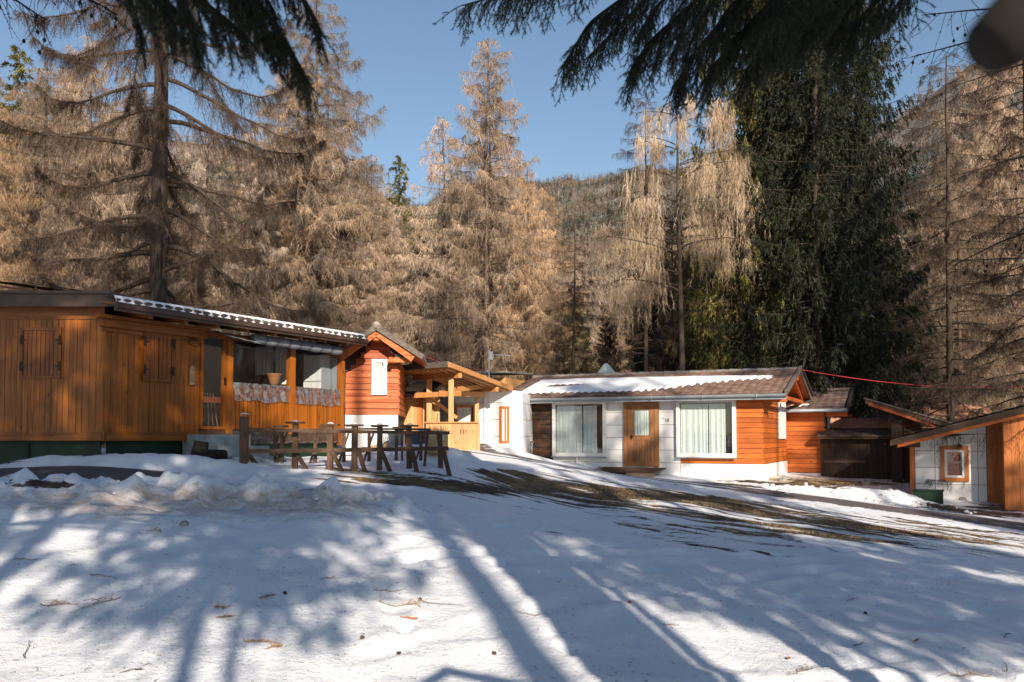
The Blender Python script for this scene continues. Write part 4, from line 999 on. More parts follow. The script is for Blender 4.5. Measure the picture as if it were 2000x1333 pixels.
# ================================================================== white cottage with pergola in the middle
F4 = Fr(*P(935, 870, 28.0)[:2], -8, 1.2)
G4 = F4.root('pergola_cottage', 'sunlit white panelled cottage with a narrow wooden door frame, behind the open timber canopy', 'cottage')
z4 = lambda px, py, v=0: F4.uz(px, py, v)[1]; u4 = lambda px, v=0: F4.u_(px, v)
zt4 = lambda u: z4(935, 757) - (u-u4(935))*.10
uE = u4(1021); uL4 = u4(868)
b = Buf(); b.poly_prism([(uL4, .05, -.6), (uE-.02, .05, -.6), (uE-.02, .05, zt4(uE)-.02), (uL4, .05, zt4(uL4)-.02)], (0, 4, 0)); obj('wall_core', b, M['inside'], G4)
panels(G4, 'wall_panels', M['panel'], uL4, uE, .05, -.6, zt4(uL4)+.05, 1.3, .52, th=.05, ztop=zt4)
panels(G4, 'wall_panels', M['panel'], .0, 4.0, uE-.02, -.6, zt4(uE)-.02, 1.3, .52, th=.02, axis='v', sgn=1)
a0, a1, c0_, c1_ = u4(976), u4(995), z4(985, 866), z4(985, 794)
f = frame_box(G4, 'door', M['orange_z'], a0, a1, -.05, -.001, c0_, c1_, .07); bx('pane', M['curtain'], f, a0+.07, a1-.07, -.02, -.002, c0_+.07, c1_-.07); bx('door_edge', M['orange_z'], f, a0+.16, a0+.2, -.04, -.021, c0_+.07, c1_-.07)
a0, a1, c0_, c1_ = u4(889), u4(928), z4(908, 829), z4(908, 792)
f = frame_box(G4, 'window', M['orange_z'], a0, a1, -.06, -.001, c0_, c1_, .07); curtain(f, 'curtain', M['curtain_w'], a0+.07, a1-.12, -.02, c0_+.07, c1_-.07, 6, .01, 8); bx('backing', M['inside'], f, a1-.119, a1-.07, -.02, -.002, c0_+.07, c1_-.07)
bx('bump_panel', M['panel'], G4, u4(946), u4(958), -.09, -.001, -.6, z4(950, 760)-.1)
# low snowy roof in front of the shed and roof of the cottage
b = Buf(); rr0 = F4.loc(P(780, 742, 29)); rr1 = F4.loc(P(850, 742, 29))
# canopy: plane through three corners
cA, cB, cC = (np.array(P(778, 717, 25.2)), np.array(P(876, 709, 23.6)), np.array(P(1000, 757, 27.8))); cD = cA+cC-cB
cn = np.cross(cB-cA, cC-cB); cn /= np.linalg.norm(cn); cn = cn if cn[2] > 0 else -cn
PG = thing('timber_canopy', 'open timber canopy with exposed rafters on posts in front of the sunlit white cottage', 'canopy', tuple(P(872, 870, 24.0)))
org = np.array(PG.location)
pl_ = lambda p: np.array(p)-org
b = Buf(); b.poly_prism([pl_(cA), pl_(cB), pl_(cC), pl_(cD)], -cn*.035); rf4 = obj('roof', b, M['pale_x'], PG)
b = Buf(); b.poly_prism([pl_(cA+cn*.004-(cC-cB)*.01), pl_(cB+cn*.004-(cC-cB)*.01), pl_(cC+cn*.004), pl_(cD+cn*.004)], cn*.03); obj('roof_cover', b, M['tile_grey'], rf4)
eAB = (cB-cA)/np.linalg.norm(cB-cA); eBC = (cC-cB)/np.linalg.norm(cC-cB); LAB = np.linalg.norm(cB-cA); LBC = np.linalg.norm(cC-cB)
beam1('fascia', M['bark_slab'], PG, pl_(cA-eBC*.03-cn*.04), pl_(cB-eBC*.03-cn*.04), .04, .15)
beam1('fascia', M['pale_x'], PG, pl_(cB+eAB*.03-cn*.05), pl_(cC+eAB*.03-cn*.05), .04, .13)
for k in range(8):
    p = cA+eAB*(LAB*(k+.5)/8) - cn*.10; beam1('rafter', M['pale_x'], PG, pl_(p+eBC*.06), pl_(p+eBC*(LBC-.1)), .08, .12)
for dpt, nm in ((.75, 'purlin'), (3.4, 'purlin')):
    p0 = cA+eBC*dpt-cn*.22+eAB*.2; p1 = cB+eBC*dpt-cn*.22+eAB*(.02 if dpt < 1 else .0); beam1(nm, M['pale_x'], PG, pl_(p0), pl_(p1), .12, .13)
def post(px, py0, Y, top, w=.13):
    p = P(px, py0, Y); return beam1('post', M['pale'], PG, pl_((p.x, p.y, gz(p.x, p.y)-.1)), pl_((p.x, p.y, top)), w, w, up=(0, 1, 0))
pB = cB+eBC*.75-cn*.28; pB = pB-eAB*.35
def post_at(pt, w=.14): return beam1('post', M['pale'], PG, pl_((pt[0], pt[1], gz(pt[0], pt[1])-.1)), pl_(pt), w, w, up=(0, 1, 0))
post_at(pB); pA = cA+eBC*.75-cn*.28+eAB*.9; post_at(pA)
pM = cA+eBC*3.4-cn*.28+eAB*1.3; post_at(pM, .12); 
zt_b = 1.6+(855-770)/1750*24.3
beam1('tie_beam', M['pale_x'], PG, pl_((pA[0]-.4, pA[1]-.1, zt_b)), pl_((pB[0]+.25, pB[1]-.1, zt_b+.02)), .1, .14)
e = np.array(P(945, 771, 27.6)); beam1('tie_beam', M['pale_x'], PG, pl_((pB[0]-.3, pB[1]+.08, zt_b+.03)), pl_(e), .1, .16)
beam1('tie_beam', M['pale_x'], PG, pl_(np.array(P(880, 762, 24.6))), pl_(np.array(P(962, 753, 27.9))), .1, .14)
beam1('knee_brace', M['pale_x'], PG, pl_((pA[0]+.05, pA[1], zt_b-.08)), pl_((pA[0]+.75, pA[1]+.3, zt_b-.62)), .07, .09)
# plank shed
F5 = Fr(*P(778, 850, 25.6)[:2], -6, 1.1)
G5 = F5.root('plank_shed', 'small shed of pale upright planks with snow on its roof, beside the red cottage', 'shed')
zs0, zs1 = F5.z_(800, 868)-.5, F5.z_(800, 776); us = F5.u_(815); ue5 = F5.u_(858)
b = Buf(); b.box(.0, ue5, .08, 3, zs0, zs1); obj('wall_core', b, M['inside'], G5)
planks_v(G5, 'wall_planks', M['pale'], .0, us, .08, zs0, zs1, .11, th=.03, seed=7, jitter=.01)
planks_v(G5, 'wall_planks', M['pale'], us+.14, ue5, .08, zs0, zs1, .16, th=.02, seed=9, jitter=.01)
bx('door_post', M['orange_z'], G5, us+.01, us+.13, .03, .075, zs0, zs1)
b = Buf(); b.poly_prism([(-.1, -.4, zs1+.0), (ue5-.2, -.4, zs1+.02), (ue5-.2, 2.4, zs1+.65), (-.1, 2.4, zs1+.63)], (0, 0, .05)); r5 = obj('roof', b, M['bark_slab'], G5)
esr, _ = slope(-.4, zs1+.0, 2.4, zs1+.64); snow_sheet(r5, 'roof_snow', (-.1, -.4, zs1+.06), (1, 0, 0), esr, .1, ue5-.1, .3, 2.8, lambda U, Sx: np.minimum(np.minimum(U-.1, ue5-.4-U), np.minimum(Sx-.5, 2.7-Sx))*4+.4*fbm(U*2, Sx*2, 3, 8), .08, 40, 40)
b = Buf(); b.tube([(.95, -.45, zs1-.02), (.95, .9, zs1+.12)], .13, 10); obj('log_beam', b, M['pale_x'], G5, smooth=True)
# plank counter fence
F6 = Fr(*P(832, 870, 23.8)[:2], -4, 1.1)
G6 = F6.root('plank_screen', 'low screen of pale upright planks with a top board under the timber canopy', 'screen')
u6 = F6.u_(938); zt6 = F6.z_(880, 827)
planks_v(G6, 'planks', M['pale'], 0, u6, .0, F6.z_(880, 880), zt6, .095, th=.025, seed=17, jitter=.012)
bx('top_board', M['pale_x'], G6, -.04, u6-.05, -.09, .12, zt6+.002, zt6+.035)
for k in range(3): bx('latch', M['iron'], G6, F6.u_(900+k*5), F6.u_(901+k*5), -.05, -.036, F6.z_(900, 848), F6.z_(900, 839))
# second roof behind with aerial
F7 = Fr(*P(925, 735, 33.0)[:2], -20, 0.9)
G7 = F7.root('rear_shed', 'grey shed roof just showing behind the timber canopy', 'shed')
zz7 = F7.z_(950, 728); b = Buf(); b.box(0, 1.15, .3, 3, -.5, zz7-.18); obj('wall', b, M['pale'], G7)
b = Buf(); b.poly_prism([(-.15, -.3, zz7-.05), (1.3, -.3, zz7-.05), (1.3, 3, zz7+.1), (-.15, 3, zz7+.1)], (0, 0, .07)); obj('roof', b, M['tile_grey'], G7)
q = P(955, 738, 31.0); an = thing('roof_aerial', 'white television aerial on a thin mast above the sunlit cottage', 'aerial', (q.x, q.y, q.z-.9))
b = Buf(); b.tube([(0, 0, 0), (0, 0, 1.85)], .022, 6); obj('mast', b, M['whitep'], an)
b = Buf(); b.tube([(-.05, 0, 1.72), (.72, -.05, 1.66)], .012, 5)
for k in range(9): b.tube([(.05+k*.075, -.14, 1.71-k*.006), (.05+k*.075, .12, 1.71-k*.006)], .006, 4)
b.box(.02, .14, -.06, .06, 1.52, 1.80); obj('antenna', b, M['whitep'], an)

# ================================================================== right cottage
FR = Fr(*P(1960, 980, 25.4)[:2], -25, -.3)
GR = FR.root('slanted_roof_cottage', 'cottage at the right edge with a long slanting roof and one wood framed window', 'cottage')
zR = lambda px, py, v=1.0: FR.uz(px, py, v)[1]; uR_ = lambda px, v=1.0: FR.u_(px, v)
ul_, uw = uR_(1786), uR_(1926); u_blk = FR.u_(1960, 0.0)
rl, rr_ = FR.loc(P(1742, 862, 26.6)), FR.loc(P(2010, 797, 24.6))
p0z = FR.uz(1756, 866, .45); p1z = FR.uz(2000, 812, .0-.35)
# roof plane in local axes: rises with u
ua_, za_ = FR.uz(1742, 864, -.35); ub_, zb_ = FR.uz(2000, 800, -.35); sl = (zb_-za_)/(ub_-ua_)
ztopR = lambda u: za_-.13+sl*(u-ua_)
b = Buf(); b.poly_prism([(ul_, 1.06, -1), (u_blk+.3, 1.06, -1), (u_blk+.3, 1.06, ztopR(u_blk+.3)), (ul_, 1.06, ztopR(ul_))], (0, 4, 0))
b.poly_prism([(u_blk+.02, .05, -1), (u_blk+3.5, .05, -1), (u_blk+3.5, .05, ztopR(u_blk+3.5)), (u_blk+.02, .05, ztopR(u_blk+.02))], (0, 5, 0)); obj('wall_core', b, M['inside'], GR)
panels(GR, 'white_cladding', M['panel'], ul_, uw, 1.06, -1, ztopR(uw), 1.15, .50, th=.05, ztop=ztopR, off=.55)
planks_v(GR, 'wall_planks', M['orange_z'], uw+.01, u_blk+.05, 1.06, -1, 3, .14, th=.03, seed=51, ztop=ztopR)
planks_v(GR, 'wall_planks', M['orange_z'], u_blk, u_blk+3.5, .05, -1, 3, .19, th=.03, seed=52, ztop=ztopR, jitter=.01)
bx('side_planks', M['orange_z'], GR, u_blk-.012, u_blk+.018, .05, 1.0, -1, ztopR(u_blk)-.02)
bx('corner_post', M['orange_z'], GR, ul_-.14, ul_-.004, .95, 1.10, -1, ztopR(ul_)-.02)
a0, a1, c0_, c1_ = uR_(1836), uR_(1891), zR(1863, 940.5), zR(1863, 871.5)
f = frame_box(GR, 'window', M['orange_z'], a0, a1, .94, 1.008, c0_, c1_, .11)
f2 = frame_box(f, 'inner_frame', M['pvc'], a0+.11, a1-.11, .96, 1.006, c0_+.11, c1_-.11, .07)
bx('shutter', M['red_x'], f, a0+.18, a1-.26, .985, 1.003, c0_+.18, c1_-.18); bx('backing', M['inside'], f, a1-.259, a1-.18, .985, 1.003, c0_+.18, c1_-.18)
b = Buf(); b.box(a0+.18, a1-.18, .970, .976, c0_+.18, c1_-.18); obj('pane', b, M['glass'], f)
# roof and its stacked verge boards
b = Buf(); uz_ = lambda u, dz: (u, za_+sl*(u-ua_)+dz)
u1_ = u_blk+4.2
def strip(n_, m, v0_, v1_, d0, d1_, us_=ua_):
    b = Buf(); b.poly_prism([(us_, v0_, uz_(us_, d0)[1]), (u1_, v0_, uz_(u1_, d0)[1]), (u1_, v0_, uz_(u1_, d1_)[1]), (us_, v0_, uz_(us_, d1_)[1])], (0, v1_-v0_, 0)); return obj(n_, b, m, GR)
strip('roof', M['bark_slab'], -.36, 5.0, .005, .075)
strip('verge_board', M['dark_x'], -.40, -.362, -.10, .06, ua_-.05)
strip('verge_board', M['orange_x'], -.34, -.28, -.20, -.002, ua_+.15)
bx('eave_beam', M['dark_x'], GR, ua_+.15, ua_+.75, .2, .33, uz_(ua_+.4, -.22)[1]-.04, uz_(ua_+.2, -.06)[1])
b = Buf(); esR = np.array([1, 0, sl])/math.hypot(1, sl); tile_sheet(b, (ua_-.02, 5.0, za_+.08), (0, -1, 0), esR, 5.38, (u1_-ua_)*math.hypot(1, sl), seed=31); obj('roof_tiles', b, M['tile_dark'], GR, smooth=True)
# left-hand extension: dark plank store under a tiled roof
F8 = Fr(*P(1640, 938, 30.6)[:2], -18, -.0)
G8 = F8.root('dark_store', 'dark plank store shed with tiled roof right of the orange back cottage', 'shed')
ue8 = F8.u_(1790); z80, z81 = -.9, F8.z_(1700, 858)
b = Buf(); b.box(-.6, ue8, .06, 3, z80, z81); obj('wall_core', b, M['inside'], G8)
planks_v(G8, 'wall_planks', M['dark_z'], -.6, ue8, .06, z80, z81, .15, th=.03, seed=61, jitter=.02)
for px_ in (1700,): a_ = F8.u_(px_); bx('batten', M['pale' if px_ == 1672 else 'dark_z'], G8, a_, a_+.06, -.0, .027, z80, F8.z_(1700, 880))
bx('cross_rail', M['dark_x'], G8, -.5, F8.u_(1690), -.012, .026, F8.z_(1650, 905), F8.z_(1650, 899))
for (va_, pa, vb_, pb, m_) in ((-.35, 853, .9, 838, 'tile_dark'), (1.0, 836, 2.1, 818, 'tile_red')):
    zA, zB_ = F8.z_(1690, pa, va_), F8.z_(1690, pb, vb_); es8, L8 = slope(va_, zA, vb_, zB_)
    r8 = roof_slab(G8, 'roof', M['dark_x'], (-.7, va_, zA-.03), (1, 0, 0), es8, ue8+.9 if m_ == 'tile_dark' else 3.4, L8, .05)
    b = Buf(); tile_sheet(b, (-.7, va_-.04, zA), (1, 0, 0), es8, ue8+.9 if m_ == 'tile_dark' else 3.4, L8+.04, seed=3, row=.3); obj('roof_tiles', b, M[m_], r8, smooth=True)
# dark gabled shed with the down-sloping verge
F9 = Fr(*P(1745, 900, 29.2)[:2], -25, -.1)
G9 = F9.root('dark_gable_shed', 'dark timber shed whose thick roof edge slopes down to the right', 'shed')
ua9, za9 = F9.uz(1690, 783, -.3); ub9, zb9 = F9.uz(1880, 838, -.3); s9 = (zb9-za9)/(ub9-ua9)
b = Buf(); b.poly_prism([(ua9, -.3, za9-.10), (ub9, -.3, zb9-.10), (ub9, -.3, zb9+.06), (ua9, -.3, za9+.06)], (0, 3.3, 0)); r9 = obj('roof', b, M['dark_x'], G9)
b = Buf(); b.poly_prism([(ua9-.05, -.34, za9+.064), (ub9, -.34, zb9+.064), (ub9, -.34, zb9+.11), (ua9-.05, -.34, za9+.11)], (0, 3.4, 0)); obj('roof_cover', b, M['bark_slab'], r9)
b = Buf(); b.poly_prism([(ua9+.1, -.33, za9-.16), (ub9-.6, -.33, zb9-.02), (ub9-.6, -.33, zb9+.04), (ua9+.1, -.33, za9-.05)], (0, -.03, 0)); obj('verge_board', b, M['red_x'], G9)
b = Buf(); u0_, u1_ = F9.u_(1741), F9.u_(1762); b.box(u0_, u1_, 0, .2, -.9, za9+s9*(u0_-ua9)-.12); obj('post', b, M['dark_z'], G9)
b = Buf(); u0_, u1_ = F9.u_(1765), F9.u_(1850); b.box(u0_, u1_, .25, 2.8, -.9, F9.z_(1800, 836)); obj('wall', b, M['dark_x'], G9)
# far tiled roof on the right
F10 = Fr(*P(1790, 850, 37)[:2], -15, -.1)
G10 = F10.root('rear_cottage', 'far cottage of which only a sunlit clay tile roof shows above the slanted roof', 'cottage')
ue10 = F10.u_(1955); zA, zB_ = F10.z_(1870, 824), F10.z_(1870, 794, 2.4); es10, L10 = slope(-.3, zA, 2.4, zB_)
b = Buf(); b.box(.2, ue10-.2, 0, 4.5, -1.5, zA-.02); obj('wall', b, M['pale_x'], G10)
r10 = roof_slab(G10, 'roof', M['dark_x'], (0, -.3, zA-.03), (1, 0, 0), es10, ue10, L10, .06)
b = Buf(); tile_sheet(b, (0, -.35, zA), (1, 0, 0), es10, ue10, L10+.04, seed=8); b.tube([(0, 2.4, zB_+.02), (ue10, 2.4, zB_+.02)], .07, 8); obj('roof_tiles', b, M['tile_red'], r10, smooth=True)
q = P(1815, 985, 25.6); gb = thing('green_box', 'dark green metal box in the ground at the corner of the right cottage', 'box', (q.x, q.y, gz(q.x, q.y)), rad(-25))
zt_gb = P(1815, 957, 25.6).z-gb.location.z
bx('body', M['green'], gb, -.42, .36, -.25, .25, -.3, zt_gb-.03); bx('lid', M['green'], gb, -.45, .39, -.28, .28, zt_gb-.028, zt_gb)
# ================================================================== trees
def limb_path(r, z0, az, L, droop, tip, n=9, rise=.0, wob=.05):
    """polyline of a limb leaving the trunk at height z0: sags by droop, its tip turns up by tip"""
    t = np.linspace(0, 1, n); rr = L*t
    z = z0 + L*(rise*t - droop*t**1.4 + tip*t**4)
    a = az + np.cumsum(r.normal(0, wob, n))*.4
    x = np.cumsum(np.concatenate([[0], np.diff(rr)*np.cos(a[1:])])); y = np.cumsum(np.concatenate([[0], np.diff(rr)*np.sin(a[1:])]))
    return np.stack([x, y, z + np.cumsum(r.normal(0, .012*L, n))*t], -1)
def along(p, t):
    t = np.clip(np.asarray(t), 0, .9999)*(len(p)-1); i = t.astype(int); f = (t-i)[:, None]; return p[i]*(1-f)+p[i+1]*f
def trunk_buf(r, H, rb, lean=.0, n=14, sides=10, taper=.9):
    t = np.linspace(0, 1, n); b = Buf()
    pts = np.stack([lean*H*t+.03*np.cumsum(r.normal(0, 1, n))*t, .03*np.cumsum(r.normal(0, 1, n))*t, H*t-.3*(t == 0)], -1)
    rad_ = rb*(1-taper*t)**.9 + .10*rb*np.exp(-t*40)*3; b.tube(pts, rad_, sides); return b, pts
def larch(seed, H, R, nl=80, hb=.12, rb=.2, dens=1.0, tw=.011, hang=1.0, droop=.25, power=.8, subs=1.0, dead=0, lean=0, tl=.30, limb=1.0):
    r = np.random.default_rng(seed); tb, tp = trunk_buf(r, H, rb, lean); cb = Buf()
    hs = np.sort(hb + (1-hb)*(np.arange(nl)+r.uniform(0, 1, nl))/nl)
    for i, h in enumerate(hs):
        L = R*((1-h)/(1-hb))**power*r.uniform(.65, 1.1) + .25
        if h < hb+.08: L *= .8
        az = i*2.4+r.normal(0, .5); base = along(tp, [h])[0]
        p = limb_path(r, 0, az, L, droop*r.uniform(.5, 1.6), .16*r.uniform(.3, 2.0), rise=r.uniform(-.02, .24)+.5*max(0, h-.75), wob=.16) + base
        tb.tube(p, np.linspace(max(.012, rb*.16*(1-h)*limb+.012), .005, len(p)), 4, cap=False)
        ns = max(4, int(L*9*subs)); ts = r.uniform(.12, 1, ns)**.8
        c = along(p, ts); d = along(p, np.minimum(ts+.05, 1))-c; d /= np.linalg.norm(d, axis=1)[:, None]+1e-9
        sd = np.cross(d, (0, 0, 1)); sgn = r.choice([-1, 1], ns)[:, None]
        sl = (L*.30*(1.05-ts)+.22)*r.uniform(.5, 1.2, ns)
        e = c + (sd*sgn*r.uniform(.2, .9, (ns, 1)) + d*.5)*sl[:, None] + np.stack([0*sl, 0*sl, -sl*hang*r.uniform(.25, 1.1, ns)], -1)
        m = c*.5+e*.5 + np.stack([0*sl, 0*sl, .12*sl], -1)
        cb.twigs(c, m, tw*1.6, r); cb.twigs(m, e, tw*1.5, r)
        nt = int(20*dens); k = np.repeat(np.arange(ns), nt); f = r.uniform(0, 1, len(k))[:, None]
        q0 = np.where(f < .5, c[k]*(1-2*f)+m[k]*2*f, m[k]*(2-2*f)+e[k]*(2*f-1))
        dv = r.normal(0, .55, (len(k), 3)); dv[:, 2] -= .9*hang; dv /= np.linalg.norm(dv, axis=1)[:, None]
        cb.twigs(q0, q0+dv*tl*r.uniform(.3, 1.3, (len(k), 1)), tw, r)
        # twigs straight off the limb
        nt2 = int(L*40*dens); t2 = r.uniform(.08, 1, nt2); q0 = along(p, t2); dv = r.normal(0, .6, (nt2, 3)); dv[:, 2] -= .75*hang
        dv /= np.linalg.norm(dv, axis=1)[:, None]; cb.twigs(q0, q0+dv*tl*r.uniform(.3, 1.4, (nt2, 1)), tw, r)
    return tb, cb
def spruce(seed, H, R, nl=120, hb=.04, rb=.22, dens=1.0, tw=.05, power=.75, hang=1.0, tl=.20):
    r = np.random.default_rng(seed); tb, tp = trunk_buf(r, H, rb); cb = Buf()
    hs = np.sort(hb + (1-hb)*(np.arange(nl)+r.uniform(0, 1, nl))/nl)
    for i, h in enumerate(hs):
        L = R*((1-h)/(1-hb))**power*r.uniform(.6, 1.12) + .2; az = i*2.4+r.normal(0, .4); base = along(tp, [h])[0]
        p = limb_path(r, 0, az, L, .38*r.uniform(.6, 1.3)*(1-.7*h), .26, rise=.05+.7*max(0, h-.8)) + base
        tb.tube(p, np.linspace(max(.012, rb*.14*(1-h)+.01), .006, len(p)), 4, cap=False)
        ns = max(5, int(L*10)); ts = r.uniform(.03, 1, ns)**.85; c = along(p, ts)
        d = along(p, np.minimum(ts+.05, 1))-c; d /= np.linalg.norm(d, axis=1)[:, None]+1e-9
        sd = np.cross(d, (0, 0, 1)); sgn = r.choice([-1, 1], ns)[:, None]; sl = (L*.22*(1.1-ts)+.22)*r.uniform(.5, 1.15, ns)
        e = c + (sd*sgn*r.uniform(.2, 1, (ns, 1))+d*.6)*sl[:, None]*.8 + np.stack([0*sl, 0*sl, -sl*hang*r.uniform(.3, 1.2, ns)], -1)
        nt = int(22*dens); k = np.repeat(np.arange(ns), nt); f = r.uniform(0, 1, len(k))[:, None]; q0 = c[k]*(1-f)+e[k]*f
        ax = (e-c)[k]; ax /= np.linalg.norm(ax, axis=1)[:, None]+1e-9
        dv = r.normal(0, .55, (len(k), 3)) + ax*.8; dv[:, 2] -= .25*hang; dv /= np.linalg.norm(dv, axis=1)[:, None]
        cb.twigs(q0, q0+dv*tl*r.uniform(.4, 1.2, (len(k), 1)), tw*r.uniform(.6, 1.2, len(k)), r)
        nt2 = int(L*16*dens); t2 = r.uniform(.03, 1, nt2); q0 = along(p, t2); dv = r.normal(0, .6, (nt2, 3)); dv[:, 2] += .15
        dv /= np.linalg.norm(dv, axis=1)[:, None]; cb.twigs(q0, q0+dv*tl*r.uniform(.4, 1.2, (nt2, 1)), tw, r)
    return tb, cb
KIND = {}
def kind(key, fn, cm, tm='bark', **k):
    tb, cb = fn(**k); KIND[key] = (tb.mesh('trunk', M[tm], True), cb.mesh('crown', M[cm]), k['H'])
def tree(key, name, label, cat, x, y, H=None, rz=0., group=None, z=None, sx=1.0):
    tm, cm, H0 = KIND[key]; s = (H/H0) if H else 1.0
    o = thing(name, label, cat, (x, y, (gz(x, y) if z is None else z)-.1), rz, group); o.scale = (s*sx, s*sx, s)
    obj('trunk', tm, None, o); obj('crown', cm, None, o); return o
kind('larch_a', larch, 'twig', seed=1, H=20, R=4.3, nl=150, rb=.17, dens=.8, tw=.0135, tl=.44, power=.62, hang=1.25)
kind('larch_b', larch, 'twig', seed=2, H=20, R=5.3, nl=140, rb=.18, dens=.75, tw=.0135, droop=.34, power=.55, tl=.48, hang=1.25)
kind('larch_c', larch, 'twig', seed=3, H=18, R=3.3, nl=100, rb=.13, dens=.65, tw=.0135, hang=1.5, tl=.50, power=.6)
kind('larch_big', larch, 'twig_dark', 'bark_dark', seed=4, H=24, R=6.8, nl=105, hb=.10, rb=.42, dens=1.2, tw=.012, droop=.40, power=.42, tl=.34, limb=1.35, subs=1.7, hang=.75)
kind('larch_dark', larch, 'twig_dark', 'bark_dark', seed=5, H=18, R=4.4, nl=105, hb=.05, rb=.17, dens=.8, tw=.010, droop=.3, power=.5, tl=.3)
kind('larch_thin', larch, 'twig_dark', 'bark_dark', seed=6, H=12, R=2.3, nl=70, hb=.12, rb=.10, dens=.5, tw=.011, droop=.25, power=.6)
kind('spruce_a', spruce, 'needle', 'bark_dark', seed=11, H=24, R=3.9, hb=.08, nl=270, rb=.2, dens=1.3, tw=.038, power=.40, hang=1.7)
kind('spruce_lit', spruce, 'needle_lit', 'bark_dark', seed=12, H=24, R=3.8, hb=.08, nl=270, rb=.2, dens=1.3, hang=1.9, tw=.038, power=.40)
kind('spruce_small', spruce, 'needle_lit', seed=13, H=16, R=2.9, nl=170, rb=.14, dens=1.0, tw=.036, power=.8)

def at_px(px, Y): q = P(px, 855, Y); return q.x, q.y
def tp(key, name, label, cat, px, Y, top=None, H=None, rz=0., group=None, sx=1.0):
    x, y = at_px(px, Y); z = gz(x, y)
    if top is not None: H = P(px, top, Y).z - z + .1
    return tree(key, name, label, cat, x, y, H, rz, group, z, sx)
# ---- the trees one can point to
tp('larch_big', 'larch_tree', 'big bare larch with a thick dark trunk and spreading dark limbs behind the porch roof', 'tree', 303, 27, top=-900, rz=.4, sx=.62)
tp('larch_b', 'larch_tree', 'tall sunlit tan larch reaching the top of the photo right of the big dark larch', 'tree', 612, 42, top=-15, rz=1.)
tp('larch_a', 'larch_tree', 'sunlit tan larch with a tapering spire in the middle, above the timber canopy', 'tree', 950, 40, top=72, rz=2.2, sx=1.02)
tp('larch_thin', 'larch_tree', 'small thin dark larch standing between the middle larch and the hanging birch', 'tree', 1120, 39, top=415, rz=.3)
tp('spruce_small', 'spruce_tree', 'narrow green spruce between the two tall tan larches', 'tree', 775, 56, top=305, rz=.3)
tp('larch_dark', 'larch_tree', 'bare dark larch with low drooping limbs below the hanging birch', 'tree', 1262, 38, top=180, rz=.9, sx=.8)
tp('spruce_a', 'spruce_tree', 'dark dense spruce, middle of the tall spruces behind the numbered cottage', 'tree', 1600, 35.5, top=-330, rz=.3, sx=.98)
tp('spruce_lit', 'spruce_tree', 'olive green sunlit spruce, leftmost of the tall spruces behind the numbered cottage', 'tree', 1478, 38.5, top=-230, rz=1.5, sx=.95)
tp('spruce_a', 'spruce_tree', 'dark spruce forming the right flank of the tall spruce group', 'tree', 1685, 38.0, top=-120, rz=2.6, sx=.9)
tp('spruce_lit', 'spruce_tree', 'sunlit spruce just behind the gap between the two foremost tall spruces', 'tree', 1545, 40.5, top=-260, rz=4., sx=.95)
tp('larch_dark', 'larch_tree', 'bare larch with a straight dark trunk behind the slanted roof at the right', 'tree', 1858, 35, top=110, rz=.4, sx=1.05)
tp('larch_dark', 'larch_tree', 'bare brown larch whose low limbs reach in from the right edge', 'tree', 2015, 27, top=-40, rz=2., sx=1.05)
tp('larch_b', 'larch_tree', 'tan larch at the right edge behind the brown one', 'tree', 1965, 43, top=60, rz=2.9, sx=.9)
tp('larch_a', 'larch_tree', 'sunlit tan larch filling the gap between the big dark larch and the tall tan one', 'tree', 480, 50, top=240, rz=.1)
tp('larch_c', 'larch_tree', 'tan larch with a pale thin trunk left of the green spruce', 'tree', 724, 44, top=300, rz=.5)
tp('larch_c', 'larch_tree', 'broad pale larch just left of the middle larch', 'tree', 868, 44, top=230, rz=1.5, sx=1.25)
tp('larch_b', 'larch_tree', 'pale larch peeking out right of the middle larch', 'tree', 1062, 58, top=375, rz=3.)
for k, (px, Y, top, ky, sx) in enumerate([(-60, 33, 120, 'larch_b', 1.), (70, 36, 118, 'larch_a', 1.1), (165, 39, 75, 'larch_b', .95), (245, 47, 130, 'larch_a', 1.), (395, 52, 265, 'larch_c', 1.2), (10, 46, 90, 'spruce_small', 1.1), (115, 52, 140, 'larch_a', 1.)]):
    tp(ky, 'spruce_tree' if 'spruce' in ky else 'larch_tree', ['tan larch at the left edge, partly outside the photo', 'tan larch near the left edge with twigs down to the cabin roof', 'broad sunlit larch between the left edge and the big dark larch', 'tan larch right behind the trunk of the big dark larch', 'sunlit larch seen through the right limbs of the big dark larch', 'dark green spruce top at the left edge', 'tall tan larch behind the left edge group'][k], 'tree', px, Y, top=top, rz=k*1.3, sx=sx)
